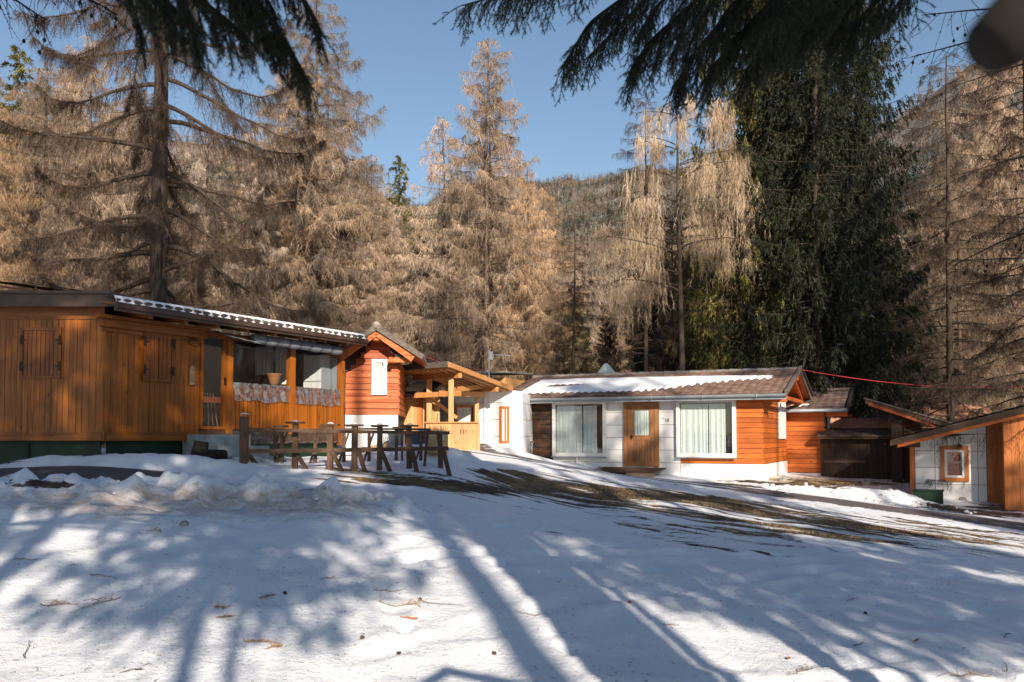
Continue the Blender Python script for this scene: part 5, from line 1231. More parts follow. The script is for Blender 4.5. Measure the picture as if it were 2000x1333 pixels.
# ---- weeping birch: long hanging strands
def birch(seed=21, H=15.5):
    r = np.random.default_rng(seed); tb, tp_ = trunk_buf(r, H, .14, lean=-.01); cb = Buf()
    for i in range(34):
        h = r.uniform(.40, .98); az = r.choice([math.pi, 0, 3.5, 5.0, 2.4, .5, 5.7], p=[.22, .24, .14, .12, .06, .12, .10])+r.normal(0, .3)
        L = 4.0*(1-h)**.35*r.uniform(.4, 1.1)+.3; base = along(tp_, [h])[0]
        p = limb_path(r, 0, az, L, .42, -.05, rise=.55)+base; tb.tube(p, np.linspace(.045*(1-h)+.02, .008, len(p)), 5, cap=False)
        for _ in range(int(1+L*1.25)):
            tc = r.uniform(.3, 1); n = int(r.integers(8, 20)); LC = r.uniform(.6, 1)*r.uniform(1., 4.0)*(.5+.5*tc)
            q = along(p, np.clip(tc+r.normal(0, .05, n), .1, 1))+r.normal(0, .10, (n, 3)); LL = LC*r.uniform(.45, 1, n); cur = q; drift = r.normal(0, .05, (n, 3)); segs = 5
            for s_ in range(segs):
                nx = cur + np.stack([drift[:, 0]*LL*.4, drift[:, 1]*LL*.4, -LL/segs], -1) + r.normal(0, .025, (n, 3)); cb.twigs(cur, nx, .013, r)
                for _ in range(5):
                    f = r.uniform(0, 1, (n, 1)); a = cur*(1-f)+nx*f; dv = r.normal(0, .12, (n, 3)); dv[:, 2] = -r.uniform(.10, .38, n); cb.twigs(a, a+dv, .009, r)
                cur = nx
    return tb, cb
tb_, cb_ = birch(); KIND['birch'] = (tb_.mesh('trunk', M['bark_dark'], True), cb_.mesh('crown', M['strand']), 15.5)
tp('birch', 'weeping_birch', 'pale weeping birch with long hanging leafless strands above the numbered cottage', 'tree', 1335, 35.2, top=130, rz=0, sx=1.0)
# ---- the wood behind
rw = random.Random(12); used = []
for k in range(230):
    px = rw.uniform(-220, 2250); Y = rw.uniform(46, 150)
    if 1050 < px < 1240 and Y < 70: continue
    ky = rw.choice(['larch_a', 'larch_b', 'larch_c', 'larch_c', 'larch_b', 'spruce_small', 'larch_a', 'spruce_lit', 'spruce_a', 'larch_dark', 'spruce_small'])
    if px > 1750: ky = rw.choice(['larch_a', 'larch_c', 'larch_dark'])
    skyp = np.interp(px, [-200, 0, 450, 600, 700, 800, 850, 1000, 1060, 1180, 1250, 1750, 1800, 2000], [170, 170, 300, 320, 400, 470, 430, 420, 520, 560, 400, 400, 470, 420])
    x, y = at_px(px, Y); z = gz(x, y); Hh = min(P(px, skyp+rw.uniform(0, 130), Y).z - z, rw.uniform(17, 25))
    if Hh < 5: continue
    tree(ky, 'spruce_tree' if 'spruce' in ky else 'larch_tree', 'green spruce among the bare larches of the wood behind the cottages' if 'spruce' in ky else 'bare tan larch of the dense wood behind the cottages', 'tree', x, y, Hh, rw.uniform(0, 6), 'spruces in the wood behind' if 'spruce' in ky else 'larches in the wood behind', z, rw.uniform(.9, 1.2))
_crest = np.array([(-100,110),(0,105),(150,90),(260,150),(340,270),(450,285),(520,250),(570,120),(612,10),(660,120),(700,230),(735,330),(790,340),(830,300),(880,190),(950,85),(1000,240),(1060,330),(1075,450),(1180,570),(1750,560),(1820,330),(1900,200),(2060,150)], float)
for k in range(50):
    px = rw.uniform(-60, 1080) if k < 40 else rw.uniform(1790, 2080); Y = rw.uniform(39, 56); top = np.interp(px, _crest[:, 0], _crest[:, 1])+rw.uniform(10, 190)
    x, y = at_px(px, Y); z = gz(x, y); Hh = P(px, top, Y).z-z
    if Hh < 5: continue
    tree(rw.choice(['larch_a', 'larch_b', 'larch_c', 'larch_c']), 'larch_tree', 'bare tan larch of the dense wood behind the cottages', 'tree', x, y, Hh, rw.uniform(0, 6), 'larches in the wood behind', z, rw.uniform(.9, 1.15))
for k in range(13):
    px = [350, 430, 520, 585, 660, 705, 765, 815, 880, 925, 1010, 1090, 1180][k]+rw.uniform(-15, 15); Y = rw.uniform(49, 60); x, y = at_px(px, Y); z = gz(x, y)
    tree('spruce_a', 'spruce_tree', 'green spruce among the bare larches of the wood behind the cottages', 'tree', x, y, P(px, rw.uniform(400, 540) if k < 11 else rw.uniform(560, 620), Y).z-z, rw.uniform(0, 6), 'spruces in the wood behind', z, 1.0)
# ---- forest on the slopes, too many to count
def far_tree(seed, n=26, spread=.20, tan=False):
    r = np.random.default_rng(seed); h = r.uniform(.08, 1, n)**1.1; a = r.uniform(0, 2*math.pi, n); R = spread*(1-h)**.8+.015
    c = np.stack([0*h, 0*h, h], -1); e = np.stack([np.cos(a)*R, np.sin(a)*R, h-.06-R*.25], -1); t_ = np.stack([np.cos(a+.5)*R*.6, np.sin(a+.5)*R*.6, h-.02], -1)
    c[:, 2] += .03; v = np.stack([c, e, t_], 1).reshape(-1, 3); return v
def forest(name, m, n, seed, hx, pick, spread):
    r = np.random.default_rng(seed); T = [far_tree(seed+k, 26, spread) for k in range(5)]
    az = r.uniform(-.68, .68, n*3); d = r.uniform(0, 1, n*3)**.62*(2000-150)+150; x = np.sin(az)*d; y = np.cos(az)*d
    k = pick(x, y, d, r); x, y, d = x[k][:n], y[k][:n], d[k][:n]; z = ground_z(x, y)-.3; b = Buf()
    for j in range(5):
        s_ = slice(j, None, 5); xx, yy, zz_ = x[s_], y[s_], z[s_]; Hh = r.uniform(.6, 1.15, len(xx))*hx; ro = r.uniform(0, 6.28, len(xx)); V = T[j]
        cx = V[None, :, 0]*np.cos(ro)[:, None]-V[None, :, 1]*np.sin(ro)[:, None]; cy = V[None, :, 0]*np.sin(ro)[:, None]+V[None, :, 1]*np.cos(ro)[:, None]
        A_ = np.stack([xx[:, None]+cx*Hh[:, None], yy[:, None]+cy*Hh[:, None], zz_[:, None]+V[None, :, 2]*Hh[:, None]], -1).reshape(-1, 3)
        b.add(A_, t=np.arange(len(A_)).reshape(-1, 3))
    o = obj(name, b, m); tag(o, 'far-off wood covering the slopes of the valley', 'forest', kind='stuff'); return o
def clear(x, y): return fbm(x/120., y/120., 3, 88)
f1 = forest('larch_forest', M['far_larch'], 26000, 50, 15, lambda x, y, d, r: (clear(x, y)+r.normal(0, .15, len(x)) > np.where(x/np.maximum(y, 1) > .3, .02, -.25)) & (fbm(x/160., y/160., 3, 91) < .15), .22)
f1['label'] = 'tan leafless larch forest on the valley slopes'
f2 = forest('spruce_forest', M['far_spruce'], 17000, 60, 16, lambda x, y, d, r: (clear(x, y)+r.normal(0, .15, len(x)) > np.where(x/np.maximum(y, 1) > .3, .05, -.2)) & ((fbm(x/160., y/160., 3, 91) > .02) | (d > 900) & (abs(x/np.maximum(y, 1)-.08) < .2)), .19)
f2['label'] = 'dark green spruce forest patches on the far slopes'
# ================================================================== trees round and behind the viewpoint
kind('spruce_high', spruce, 'needle', seed=31, H=16, R=2.7, nl=120, hb=.40, rb=.16, dens=.7, tw=.05, power=.5)
kind('spruce_tall', spruce, 'needle', seed=32, H=27, R=3.6, nl=105, hb=.36, rb=.24, dens=.8, tw=.06, power=.45)
kind('spruce_top', spruce, 'needle', seed=33, H=19, R=2.8, nl=110, hb=.60, rb=.18, dens=.7, tw=.06, power=.45)
kind('spruce_mid', spruce, 'needle', seed=34, H=10, R=2.9, nl=85, hb=.62, rb=.12, dens=.9, tw=.05, power=.5)
kind('spruce_crest', spruce, 'needle', seed=35, H=30, R=3.6, nl=80, hb=.74, rb=.22, dens=.45, tw=.07, power=.4)
for k, (ky, x, y, H, sx) in enumerate([('spruce_tall', -11.5, -7.0, 27, 1.0), ('spruce_tall', -7.0, -9.0, 27, 1.0), ('spruce_tall', -1.6, -10.5, 26, 1.0), ('spruce_mid', 6.4, -7.0, 13.2, .85), ('spruce_top', -4.4, -5.0, 15, 1.0), ('spruce_top', -1.0, -6.0, 15, 1.15), ('spruce_top', 1.2, -7.5, 13.4, 1.),
        ('spruce_mid', 4.3, -5.0, 12.8, .85), ('spruce_mid', 8.4, -5.0, 9.6, .9), ('spruce_mid', 11.8, -4.5, 10.2, 1.), ('spruce_mid', 6.4, -5.4, 9.8, .7), ('spruce_mid', -2.8, -5.5, 9.9, .75), ('spruce_mid', .9, -5.2, 9.0, .75), ('spruce_top', 11.5, -7.5, 20, 1.1), ('spruce_top', 20.5, -7, 19.5, 1.1), ('spruce_tall', 27, 2, 24, 1.),
        ('spruce_crest', 4.5, -11, 30, 1.0), ('spruce_crest', 9.5, -12, 30, 1.0), ('spruce_crest', 14.5, -10.5, 30, 1.), ('spruce_crest', 19, -12, 30, 1.), ('spruce_crest', 25, -10, 30, 1.)]):
    tree(ky, 'spruce_tree', 'spruce standing behind the viewpoint and shading the snow in front', 'tree', x, y, H, k*1.1, 'spruces behind the viewpoint', None, sx)

class Spray:
    """near spruce branches: woody axes and every needle"""
    def __init__(s, seed): s.r = np.random.default_rng(seed); s.w = Buf(); s.n = Buf(); s.k = 0
    def needles(s, p, per_m=620, ln=.017):
        L = np.linalg.norm(np.diff(p, axis=0), axis=1).sum(); n = max(8, int(L*per_m)); t = s.r.uniform(0, 1, n); q = along(p, t)
        d = along(p, np.minimum(t+.08, .9999))-along(p, np.maximum(t-.08, 0)); d /= np.linalg.norm(d, axis=1)[:, None]+1e-9
        v = s.r.normal(0, 1, (n, 3)); v -= (v*d).sum(1)[:, None]*d; v /= np.linalg.norm(v, axis=1)[:, None]+1e-9
        v = v*.8+d*.75; v /= np.linalg.norm(v, axis=1)[:, None]
        s.n.twigs(q, q+v*ln*s.r.uniform(.7, 1.2, (n, 1)), .0022, s.r)
    def twig(s, p0, d, L, depth, droop=.5):
        n = 6; d = d/np.linalg.norm(d); pts = [np.array(p0)]; c = d.copy()
        for _ in range(n-1):
            c = c+np.array([0, 0, -droop/n])+s.r.normal(0, .07, 3); c /= np.linalg.norm(c); pts.append(pts[-1]+c*L/(n-1))
        p = np.array(pts); s.w.tube(p, np.linspace(.0022+.004*min(L, .6), .0012, n), 3, cap=False); s.needles(p)
        if depth > 0:
            m = max(2, int(L/.045))
            for t in np.linspace(.15, .92, m):
                q = along(p, [t])[0]; dd = along(p, [min(t+.15, .99)])[0]-along(p, [max(t-.1, 0)])[0]; dd /= np.linalg.norm(dd)+1e-9
                sd = np.cross(dd, (0, .3, 1)); sd /= np.linalg.norm(sd)+1e-9
                s.k += 1; sg = 1 if s.k % 2 else -1
                s.twig(q, dd*.75+sd*sg*.75+s.r.normal(0, .12, 3), L*(1-t*.65)*s.r.uniform(.25, .5), depth-1, droop*.7)
    def limb(s, pts, r0=.018, r1=.004, every=.10, L=.5, depth=1, droop=1.2, start=.3):
        P_ = np.array([tuple(p) for p in pts]); tt = np.linspace(0, 1, 24); p = along(P_, tt); p[1:-1] = (p[:-2]+p[1:-1]*2+p[2:])/4
        s.w.tube(p, np.linspace(r0, r1, len(p)), 6, cap=False)
        tot = np.linalg.norm(np.diff(p, axis=0), axis=1).sum(); t = start
        while t < .99:
            q = along(p, [t])[0]; dd = along(p, [min(t+.05, .999)])[0]-along(p, [t-.05])[0]; dd /= np.linalg.norm(dd)
            s.k += 1; sg = 1 if s.k % 2 else -1; sd = np.cross(dd, (0, 0, 1)); sd /= np.linalg.norm(sd)+1e-9
            s.twig(q, dd*.6+sd*sg*s.r.uniform(.3, .9)+np.array([0, 0, -.35]), L*s.r.uniform(.5, 1.15)*(1.1-.6*t), depth, droop)
            t += every/tot*s.r.uniform(.7, 1.3)
        s.twig(p[-1], p[-1]-p[-3], L*.5, depth, droop*.5)
def near_tree(name, label, cat, loc, H, rb, sp, nm='needle_near'):
    o = thing(name, label, cat, loc)
    b, _ = trunk_buf(np.random.default_rng(3), H, rb, n=10, sides=12, taper=.7); obj('trunk', b, M['bark_near'], o, smooth=True)
    for nm_, bf, m in (('limbs', sp.w, M['bark_near']), ('needles', sp.n, M[nm])):
        bf.v = [v-np.array(loc) for v in bf.v]; obj(nm_, bf, m, o)
    return o
# right: boughs hanging into the top middle of the photo
T1 = (3.9, 1.0, gz(3.9, 1.0)-.1); sp = Spray(5)
def from_trunk(T, z, *pts): return [Vector((T[0], T[1], z))]+[P(*p) for p in pts]
sp.limb(from_trunk(T1, 5.9, (1330,-190,5.3), (1130,-60,5.4), (1000,-15,5.5), (900,12,5.6)), L=.42, start=.45, every=.075)
sp.limb(from_trunk(T1, 5.7, (1400,-150,5.0), (1240,-20,5.0), (1150,45,5.0), (1105,120,5.0)), L=.46, start=.45, every=.07)
sp.limb(from_trunk(T1, 5.7, (1430,-160,5.8), (1280,-20,5.8), (1200,60,5.8), (1150,110,5.8)), L=.45, start=.45, every=.08)
sp.limb(from_trunk(T1, 5.5, (1500,-120,4.6), (1350,10,4.6), (1270,80,4.7), (1235,130,4.7)), L=.45, start=.4, every=.06)
sp.limb(from_trunk(T1, 5.5, (1560,-110,5.4), (1420,30,5.4), (1350,110,5.5), (1320,165,5.5)), L=.5, start=.4, every=.055)
sp.limb(from_trunk(T1, 5.4, (1620,-110,4.9), (1500,10,4.9), (1430,80,5.0), (1380,150,5.0)), L=.5, start=.4, every=.055)
sp.limb(from_trunk(T1, 5.4, (1680,-100,5.6), (1570,0,5.6), (1500,70,5.7), (1450,150,5.7)), L=.5, start=.4, every=.055)
sp.limb(from_trunk(T1, 5.6, (1700,-140,6.4), (1620,-20,6.4), (1560,50,6.5), (1500,110,6.5)), L=.5, start=.4, every=.06)
sp.limb(from_trunk(T1, 5.8, (1720,-120,5.2), (1660,-40,5.2), (1610,20,5.2), (1570,70,5.2)), L=.42, start=.4, every=.06)
sp.limb(from_trunk(T1, 5.9, (1300,-200,4.8), (1180,-90,4.8), (1080,-40,4.8), (1010,-5,4.8)), L=.38, start=.45, every=.09)
rq = random.Random(9)
for k in range(13):
    x0 = 1180+k*44+rq.uniform(-25, 25); Y = rq.uniform(4.4, 6.6); dn = rq.uniform(25, 125)*(1.3 if 1250 < x0 < 1500 else .9)
    sp.limb(from_trunk(T1, 5.6+rq.uniform(-.2, .6), (x0+230, -170, Y), (x0+110, -60, Y), (x0+30, dn*.3, Y), (x0, dn, Y)), L=rq.uniform(.34, .6), start=.42, every=.085, droop=rq.uniform(.9, 2.2))
near_tree('overhanging_spruce', 'near spruce whose dark needled boughs hang into the top middle of the photo', 'tree', T1, 9, .17, sp)
# left: blurred boughs at the top left
T2 = (-3.1, .6, gz(-3.1, .6)-.1); sp = Spray(8)
def L_(*pts, **k): sp.limb(from_trunk(T2, 4.4, *pts), **k)
L_((200,-160,3.0), (330,-40,3.0), (420,20,3.1), (480,70,3.1), L=.30, start=.35, every=.06, r0=.014)
L_((250,-180,3.3), (420,-70,3.3), (520,20,3.3), (575,110,3.3), (600,160,3.3), L=.30, start=.4, every=.045)
L_((200,-120,2.8), (290,-40,2.8), (340,20,2.8), (380,50,2.8), L=.28, start=.35, every=.06)
L_((330,-190,3.2), (500,-90,3.2), (590,-10,3.2), (625,60,3.2), L=.26, start=.45, every=.05)
L_((300,-170,3.4), (450,-50,3.4), (500,20,3.4), (540,90,3.4), L=.32, start=.4, every=.045)
L_((120,-160,3.1), (220,-60,3.1), (270,-10,3.1), (300,30,3.1), L=.24, start=.5, every=.06)
for k in range(6):
    x0 = 270+k*55+rq.uniform(-20, 20); Y = rq.uniform(2.7, 3.8); dn = rq.uniform(20, 110)+k*6
    L_((x0-150, -170, Y), (x0-60, -60, Y), (x0-10, dn*.3, Y), (x0, dn, Y), L=rq.uniform(.16, .30), start=.45, every=.075, droop=rq.uniform(1, 2.2))
near_tree('overhanging_spruce', 'near spruce whose blurred dark boughs hang over the big larch at the top left', 'tree', T2, 7, .12, sp)
# bare larch twigs at the top left and top right
def larch_spray(name, label, T, zt0, limbs, seed, th=.004):
    r = np.random.default_rng(seed); o = thing(name, label, 'tree', T); tb, _ = trunk_buf(r, zt0+3-T[2], .12, n=8, taper=.5); obj('trunk', tb, M['bark_near'], o, smooth=True); b = Buf(); ws = []
    for pts in limbs:
        P_ = np.array([(T[0], T[1], zt0)]+[tuple(P(*p)) for p in pts]); p = along(P_, np.linspace(0, 1, 30)); p[1:-1] = (p[:-2]+2*p[1:-1]+p[2:])/4
        b.tube(p, np.linspace(.02, th, 30), 5, cap=False); p = p[8:]
        for t in np.arange(.1, .99, .035):
            q = along(p, [t])[0]; dd = along(p, [min(t+.05, .99)])[0]-along(p, [max(0, t-.05)])[0]; dd /= np.linalg.norm(dd)
            L = r.uniform(.15, .5); d = dd*.5+r.normal(0, .35, 3)+np.array([0, 0, -.75]); pts2 = [q]
            for _ in range(6): d = d/np.linalg.norm(d)+r.normal(0, .12, 3); pts2.append(pts2[-1]+d*L/6)
            pp = np.array(pts2); b.tube(pp, np.linspace(.003, .0012, 7), 3, cap=False)
            m = int(L*70); tt = r.uniform(0, 1, m); qq = along(pp, tt)
            b.twigs(qq, qq+r.normal(0, .006, (m, 3)), .008, r)
            if r.uniform() < .25:
                qc = along(pp, [r.uniform(.3, 1)])[0]; w = Buf(); ws.append(w); w.lathe([(.001, -.018), (.011, -.008), (.013, .004), (.006, .016), (.001, .02)], qc, 7)
    for bf in [b]+ws: bf.v = [v-np.array(T) for v in bf.v]
    obj('limbs', b, M['bark_near'], o)
    for w in ws: obj('larch_cone', w, M['bark_near'], o)
larch_spray('bare_larch', 'near bare larch whose thin dangling twigs cross the top left corner', (-5.2, 2.0, gz(-5.2, 2)), 6.5,
    [[(-150,-260,6), (0,-120,6), (110,-40,6), (190,10,6)], [(-100,-200,7), (40,-80,7), (160,-10,7), (230,30,7)], [(-150,-60,6.5), (-40,-30,6.5), (30,0,6.5), (90,40,6.5)]], 3)
larch_spray('bare_larch', 'near bare larch whose knobbly twigs reach in from the top right', (6.5, 4.0, gz(6.5, 4)), 7.5,
    [[(2150,20,8), (2000,55,8), (1880,85,8), (1780,112,8)], [(2200,-60,8), (2050,10,8), (1900,20,8), (1800,30,8)], [(2200,100,9), (2050,110,9), (1950,140,9), (1860,170,9)],
     [(2200,300,9), (2080,290,9), (1980,310,9), (1880,340,9)], [(2200,420,8), (2080,430,8), (1960,470,8), (1860,520,8)]], 4)
# out-of-focus sawn limb in the top right corner, on the tree beside the camera
TL = (2.75, -1.0, gz(2.75, -1.0)-.1)
o = thing('sawn_limb_tree', 'tree beside the viewpoint whose blurred sawn-off limb fills the top right corner', 'tree', TL)
b = Buf(); b.tube([(0, 0, 0), (0, 0, .5), (.03, 0, 2.5), (.05, 0, 6), (.1, 0, 11)], [.60, .48, .45, .40, .28], 16); obj('trunk', b, M['bark_near'], o, smooth=True)
o0 = np.array(TL); pts = [np.array((2.5, -.9, 2.6))-o0]+[np.array(P(*p))-o0 for p in [(2900,-520,.80), (2280,-200,.68), (2110,-30,.64), (2010,35,.62), (1935,92,.61)]]
b = Buf(); b.tube(pts, [.06, .042, .035, .031, .028, .020], 16); obj('limb', b, M['bark_near'], o, smooth=True)
# ================================================================== rail fence with trestle posts
def on_ground(px, py, Y):
    q = P(px, py, Y); return np.array([q.x, q.y, gz(q.x, q.y)])
YF = 16.4
base0 = on_ground(480, 912, 15.9); FN = thing('rail_fence', 'weathered rail fence with leaning braces in the snow in front of the glazed porch', 'fence', tuple(base0))
def fl(p): return np.array(p, float)-base0
posts = [(477, 814, 15.8, .13), (576, 828, YF, .095), (645, 832, YF, .10), (692, 833, YF, .10), (741, 834, YF+.1, .09), (800, 834, YF+.3, .10), (861, 848, YF+.4, .09)]
rf_ = random.Random(3)
for px, py, Y, w in posts:
    g = on_ground(px, 912, Y); zt_p = P(px, py, Y).z
    o = beam1('post', M['fence'], FN, fl(g-[0, 0, .15]), fl((g[0]+rf_.uniform(-.02, .02), g[1], zt_p)), w, w, up=(0, 1, 0))
    if px not in (477, 861): bx('cap_board', M['fence_x'], FN, *(v for v in (fl(g)[0]-.16, fl(g)[0]+.15, fl(g)[1]-.09, fl(g)[1]+.12, zt_p-base0[2]+.001, zt_p-base0[2]+.035)))
    sb_ = Buf(); U, V = np.meshgrid(np.linspace(-w*.6, w*.6, 6), np.linspace(-w*.6, w*.6, 6)); sb_.grid(np.stack([U+fl(g)[0], V+fl(g)[1], zt_p-base0[2]+.037+.03*(1-(U/w*1.5)**2)*(1-(V/w*1.5)**2)], -1)); obj('snow_cap', sb_, M['snow_roof'], FN, smooth=True)
for (xa, ya, xb, yb) in [(487, 890, 506, 915), (579, 886, 602, 918), (648, 880, 671, 917), (699, 877, 715, 914), (744, 879, 765, 910), (805, 880, 816, 908), (865, 877, 880, 911)]:
    Y = YF-.12; p0, p1 = np.array(P(xa, ya, YF-.05)), np.array(P(xb, yb, Y)); p1[2] = gz(p1[0], p1[1])-.06; beam1('brace', M['fence_x'], FN, fl(p0), fl(p1), .055, .065)
def rail(pts, w, h, nm='rail'):
    for a, c in zip(pts[:-1], pts[1:]): beam1(nm, M['fence_x'], FN, fl(P(*a)), fl(P(*c)), w, h)
rail([(486, 839, 15.95), (645, 843, YF-.03), (878, 846, YF+.35)], .09, .06)
rail([(486, 882, 15.95), (648, 880, YF-.02), (876, 876, YF+.35)], .05, .075)
rail([(500, 842, 17.4), (700, 838, 17.7), (840, 839, 18.0)], .10, .04)
BK = thing('trestle_row', 'row of trestles with slanted legs standing behind the rail fence', 'trestle', tuple(on_ground(650, 900, 17.8)))
bo = np.array(BK.location)
for px, y0, y1, Y in [(537, 842, 897, 17.4), (551, 842, 899, 17.3), (616, 842, 884, 17.5), (672, 842, 880, 17.7), (721, 842, 877, 17.8), (774, 836, 901, 17.9), (822, 842, 880, 18.0)]:
    p = np.array(P(px, y0, Y)); g = on_ground(px, y1, Y)-[0, 0, .05]; beam1('leg', M['fence'], BK, p-bo, g-bo, .06, .06, up=(0, 1, 0))
    p2 = p+[.10, .02, 0]; g2 = g-[-.02, .0, 0]+[-.14 if px != 774 else .1, 0, 0]; beam1('leg', M['fence_x'], BK, p2-bo, g2-bo, .035, .05, up=(0, 1, 0))
for xa, xb, py in [(535, 562, 834), (624, 645, 834), (676, 700, 832), (728, 750, 833), (767, 792, 836)]:
    a, c = np.array(P(xa, py, 17.7)), np.array(P(xb, py-1, 17.7)); beam1('top_plank', M['fence_x'], BK, a-bo, c-bo, .12, .045)
o = obj('leaning_pole', (lambda b: (b.tube([on_ground(829, 905, 16.9), np.array(P(836, 838, 17.2))], .028, 6), b)[1])(Buf()), M['fence']); tag(o, 'thin reddish pole leaning on the right end of the rail fence', 'pole')
# barrel with red and white notice
g = on_ground(853, 896, 18.6); zt_b2 = P(853, 842, 18.6).z-g[2]
br = thing('barrel_planter', 'beige round barrel with a red edged white notice at the right end of the fence', 'barrel', tuple(g))
b = Buf(); b.lathe([(.001, .02), (.22, .02), (.235, .2), (.235, zt_b2-.05), (.22, zt_b2-.03), (.20, zt_b2-.06), (.001, zt_b2-.06)], sides=24); obj('barrel', b, M['beige'], br, smooth=True)
bx('notice', M['red_sign'], br, .02, .17, -.262, -.248, .26, .42); bx('notice_sheet', M['white_sign'], br, .055, .165, -.266, -.263, .28, .40)
text_obj('STOP', .034, (.11, -.2675, .36), (rad(90), 0, 0), M['black'], br, 'notice_text', .0008) if False else None
for k in range(3): bx('notice_line', M['blue'], br, .07, .15, -.268, -.2665, .30+k*.03, .312+k*.03)
b = Buf(); rr_g = np.random.default_rng(2); n = 260; q0 = np.stack([rr_g.normal(0, .11, n), rr_g.normal(0, .11, n), np.full(n, zt_b2-.06)], -1); b.twigs(q0, q0+np.stack([rr_g.normal(0, .07, n), rr_g.normal(0, .07, n), rr_g.uniform(.05, .22, n)], -1), .008, rr_g); obj('dry_plant', b, M['straw'], br)
# bins behind the fence
for k, (px, w, h, Y, m, lab) in enumerate([(775, .34, .46, 20.5, 'metal', 'grey storage tub standing left in the snow behind the fence'), (806, .36, .42, 20.3, 'blue', 'slate blue storage tub with a dented lid behind the fence'), (829, .26, .46, 20.2, 'blue', 'narrow dark blue tub next to the beige barrel')]):
    g = on_ground(px, 885, Y); t = thing('storage_tub', lab, 'tub', tuple(g), .1*k)
    b = Buf(); 
    b.poly_prism([(-w/2*.9, -w/2*.9, -.05), (w/2*.9, -w/2*.9, -.05), (w/2, -w/2, h), (-w/2, -w/2, h)], (0, w, 0)); obj('body', b, M[m], t)
    bx('lid', M['metal'], t, -w/2-.02, w/2+.02, -w/2-.02, w/2+.02, h+.001, h+.04)
# cut logs
for k, (px, Y, r_, L) in enumerate([(762, 20.8, .19, .34), (733, 21.2, .14, .30), (712, 21.0, .12, .32), (744, 21.6, .13, .3)]):
    g = on_ground(px, 880, Y)+[0, 0, r_*.85]; d = Vector((.25-.2*k, -1, .0)).normalized()
    t = thing('cut_log', ['large cut log section with its pale ringed end facing out, behind the fence', 'middle sized cut log lying left of the large ringed one', 'leftmost small cut log in the snow before the white plinth', 'small log piece lying behind the large ringed one'][k], 'log', tuple(g))
    b = Buf(); b.tube([(-d.x*L/2, -d.y*L/2, 0), (d.x*L/2, d.y*L/2, 0)], r_, 14, cap=False); obj('bark', b, M['greywood'], t, smooth=True)
    for s_ in (-1, 1):
        b = Buf(); p_ = np.array([d.x, d.y, 0])*L/2*s_; 
        for rr2, off in ((1.0, 0), (.72, .002), (.42, .004)): b.tube([p_-np.array([d.x, d.y, 0])*.003*s_, p_+np.array([d.x, d.y, 0])*off*s_+np.array([d.x, d.y, 0])*.001*s_], r_*rr2-.002, 14)
        obj('cut_face', b, M['cutlog'], t)
# dry stalks before the plinth
for k, px in enumerate((740, 757)):
    g = on_ground(px, 868, 21.8); r = np.random.default_rng(k); b = Buf(); n = 16; q0 = np.zeros((n, 3)); q0[:, :2] = r.normal(0, .04, (n, 2)); b.twigs(q0, q0+np.stack([r.normal(0, .28, n), r.normal(0, .1, n), r.uniform(.6, 1.25, n)], -1), .012, r)
    o = obj('dry_shrub', b, M['greywood']); o.location = tuple(g); tag(o, ['dry stalks left in front of the white plinth of the red cottage', 'taller dry stalks right in front of the white plinth of the red cottage'][k], 'shrub')
# bench by the left end of the numbered cottage
g = on_ground(1018, 872, 29.8); bn = thing('plank_bench', 'rough plank bench in the gap between the sunlit cottage and the numbered one', 'bench', tuple(g), -.3)
zb_ = P(1018, 862, 29.8).z-g[2]; bx('seat', M['greywood'], bn, -.35, .4, -.15, .15, zb_-.05, zb_)
for x_ in (-.2, .25): bx('leg', M['greywood'], bn, x_-.05, x_+.05, -.1, .1, -.1, zb_-.052)
# lantern, small frame on the counter
q = P(843+17, 826, 23.8); o = obj('wire_stand', (lambda b: (b.tube([(-.09, 0, 0), (-.08, 0, .21), (.12, 0, .21), (.13, 0, 0)], .012, 5), b)[1])(Buf()), M['iron']); o.location = tuple(q); o.location.z = F6.z0+zt6+.035; tag(o, 'small black wire stand on the top board of the plank screen', 'stand')
# cables
def cable(name, lab, a, c, sag, r=.012, m='redwire', n=30):
    t = np.linspace(0, 1, n)[:, None]; a, c = np.array(a), np.array(c); p = a*(1-t)+c*t; p[:, 2] -= sag*4*(t*(1-t))[:, 0]; b = Buf(); b.tube(p, r, 5); return tag(obj(name, b, M[m]), lab, 'cable')
cable('red_cable', 'red cable running from the ridge of the numbered cottage to the right', P(1562, 722, 29), P(2060, 752, 33), .30, .011)
cable('red_cable', 'thin red cable from the red cottage ridge down to the aerial', P(740, 645, 22.3), P(953, 722, 31), .3, .010)
# ================================================================== bits lying on the snow
for k, (px, py, s_, lab) in enumerate([(360, 1027, .055, 'dark stone half sunk in the snow under the ridge'), (1528, 936, .17, 'pale rough stone at the corner of the numbered cottage'), (1560, 940, .11, 'small stone right of the cottage corner stone'), (1690, 934, .16, 'brown stone before the dark plank store'), (1985, 968, .22, 'snowy rock before the wood wall at the right edge'), (1880, 978, .12, 'stone at the foot of the white wall under the framed window')]):
    q = gpx(px, py) if py > 945 else Vector(tuple(on_ground(px, py, [0, 26.9, 27.0, 28.6, 24.6, 26][k])))
    r = np.random.default_rng(k+5); th = np.linspace(0, 2*math.pi, 15)[:-1]; b = Buf(); prof = [(.001, -.5), (.8, -.35), (1, 0), (.85, .4), (.45, .62), (.001, .68)]
    V = np.array([[(a_*math.cos(t)*(1+.25*fbm(t*1.1+k, z_*2, 3, k)), a_*math.sin(t)*.8*(1+.25*fbm(t*1.1+k, z_*2+5, 3, k)), z_*(1+.2*r.normal())) for t in th] for a_, z_ in prof]); V = np.concatenate([V, V[:, :1]], 1); b.grid(V*s_)
    o = obj('stone', b, M['stone'], smooth=False); o.location = (q.x, q.y, q.z+s_*.1); tag(o, lab, 'stone')
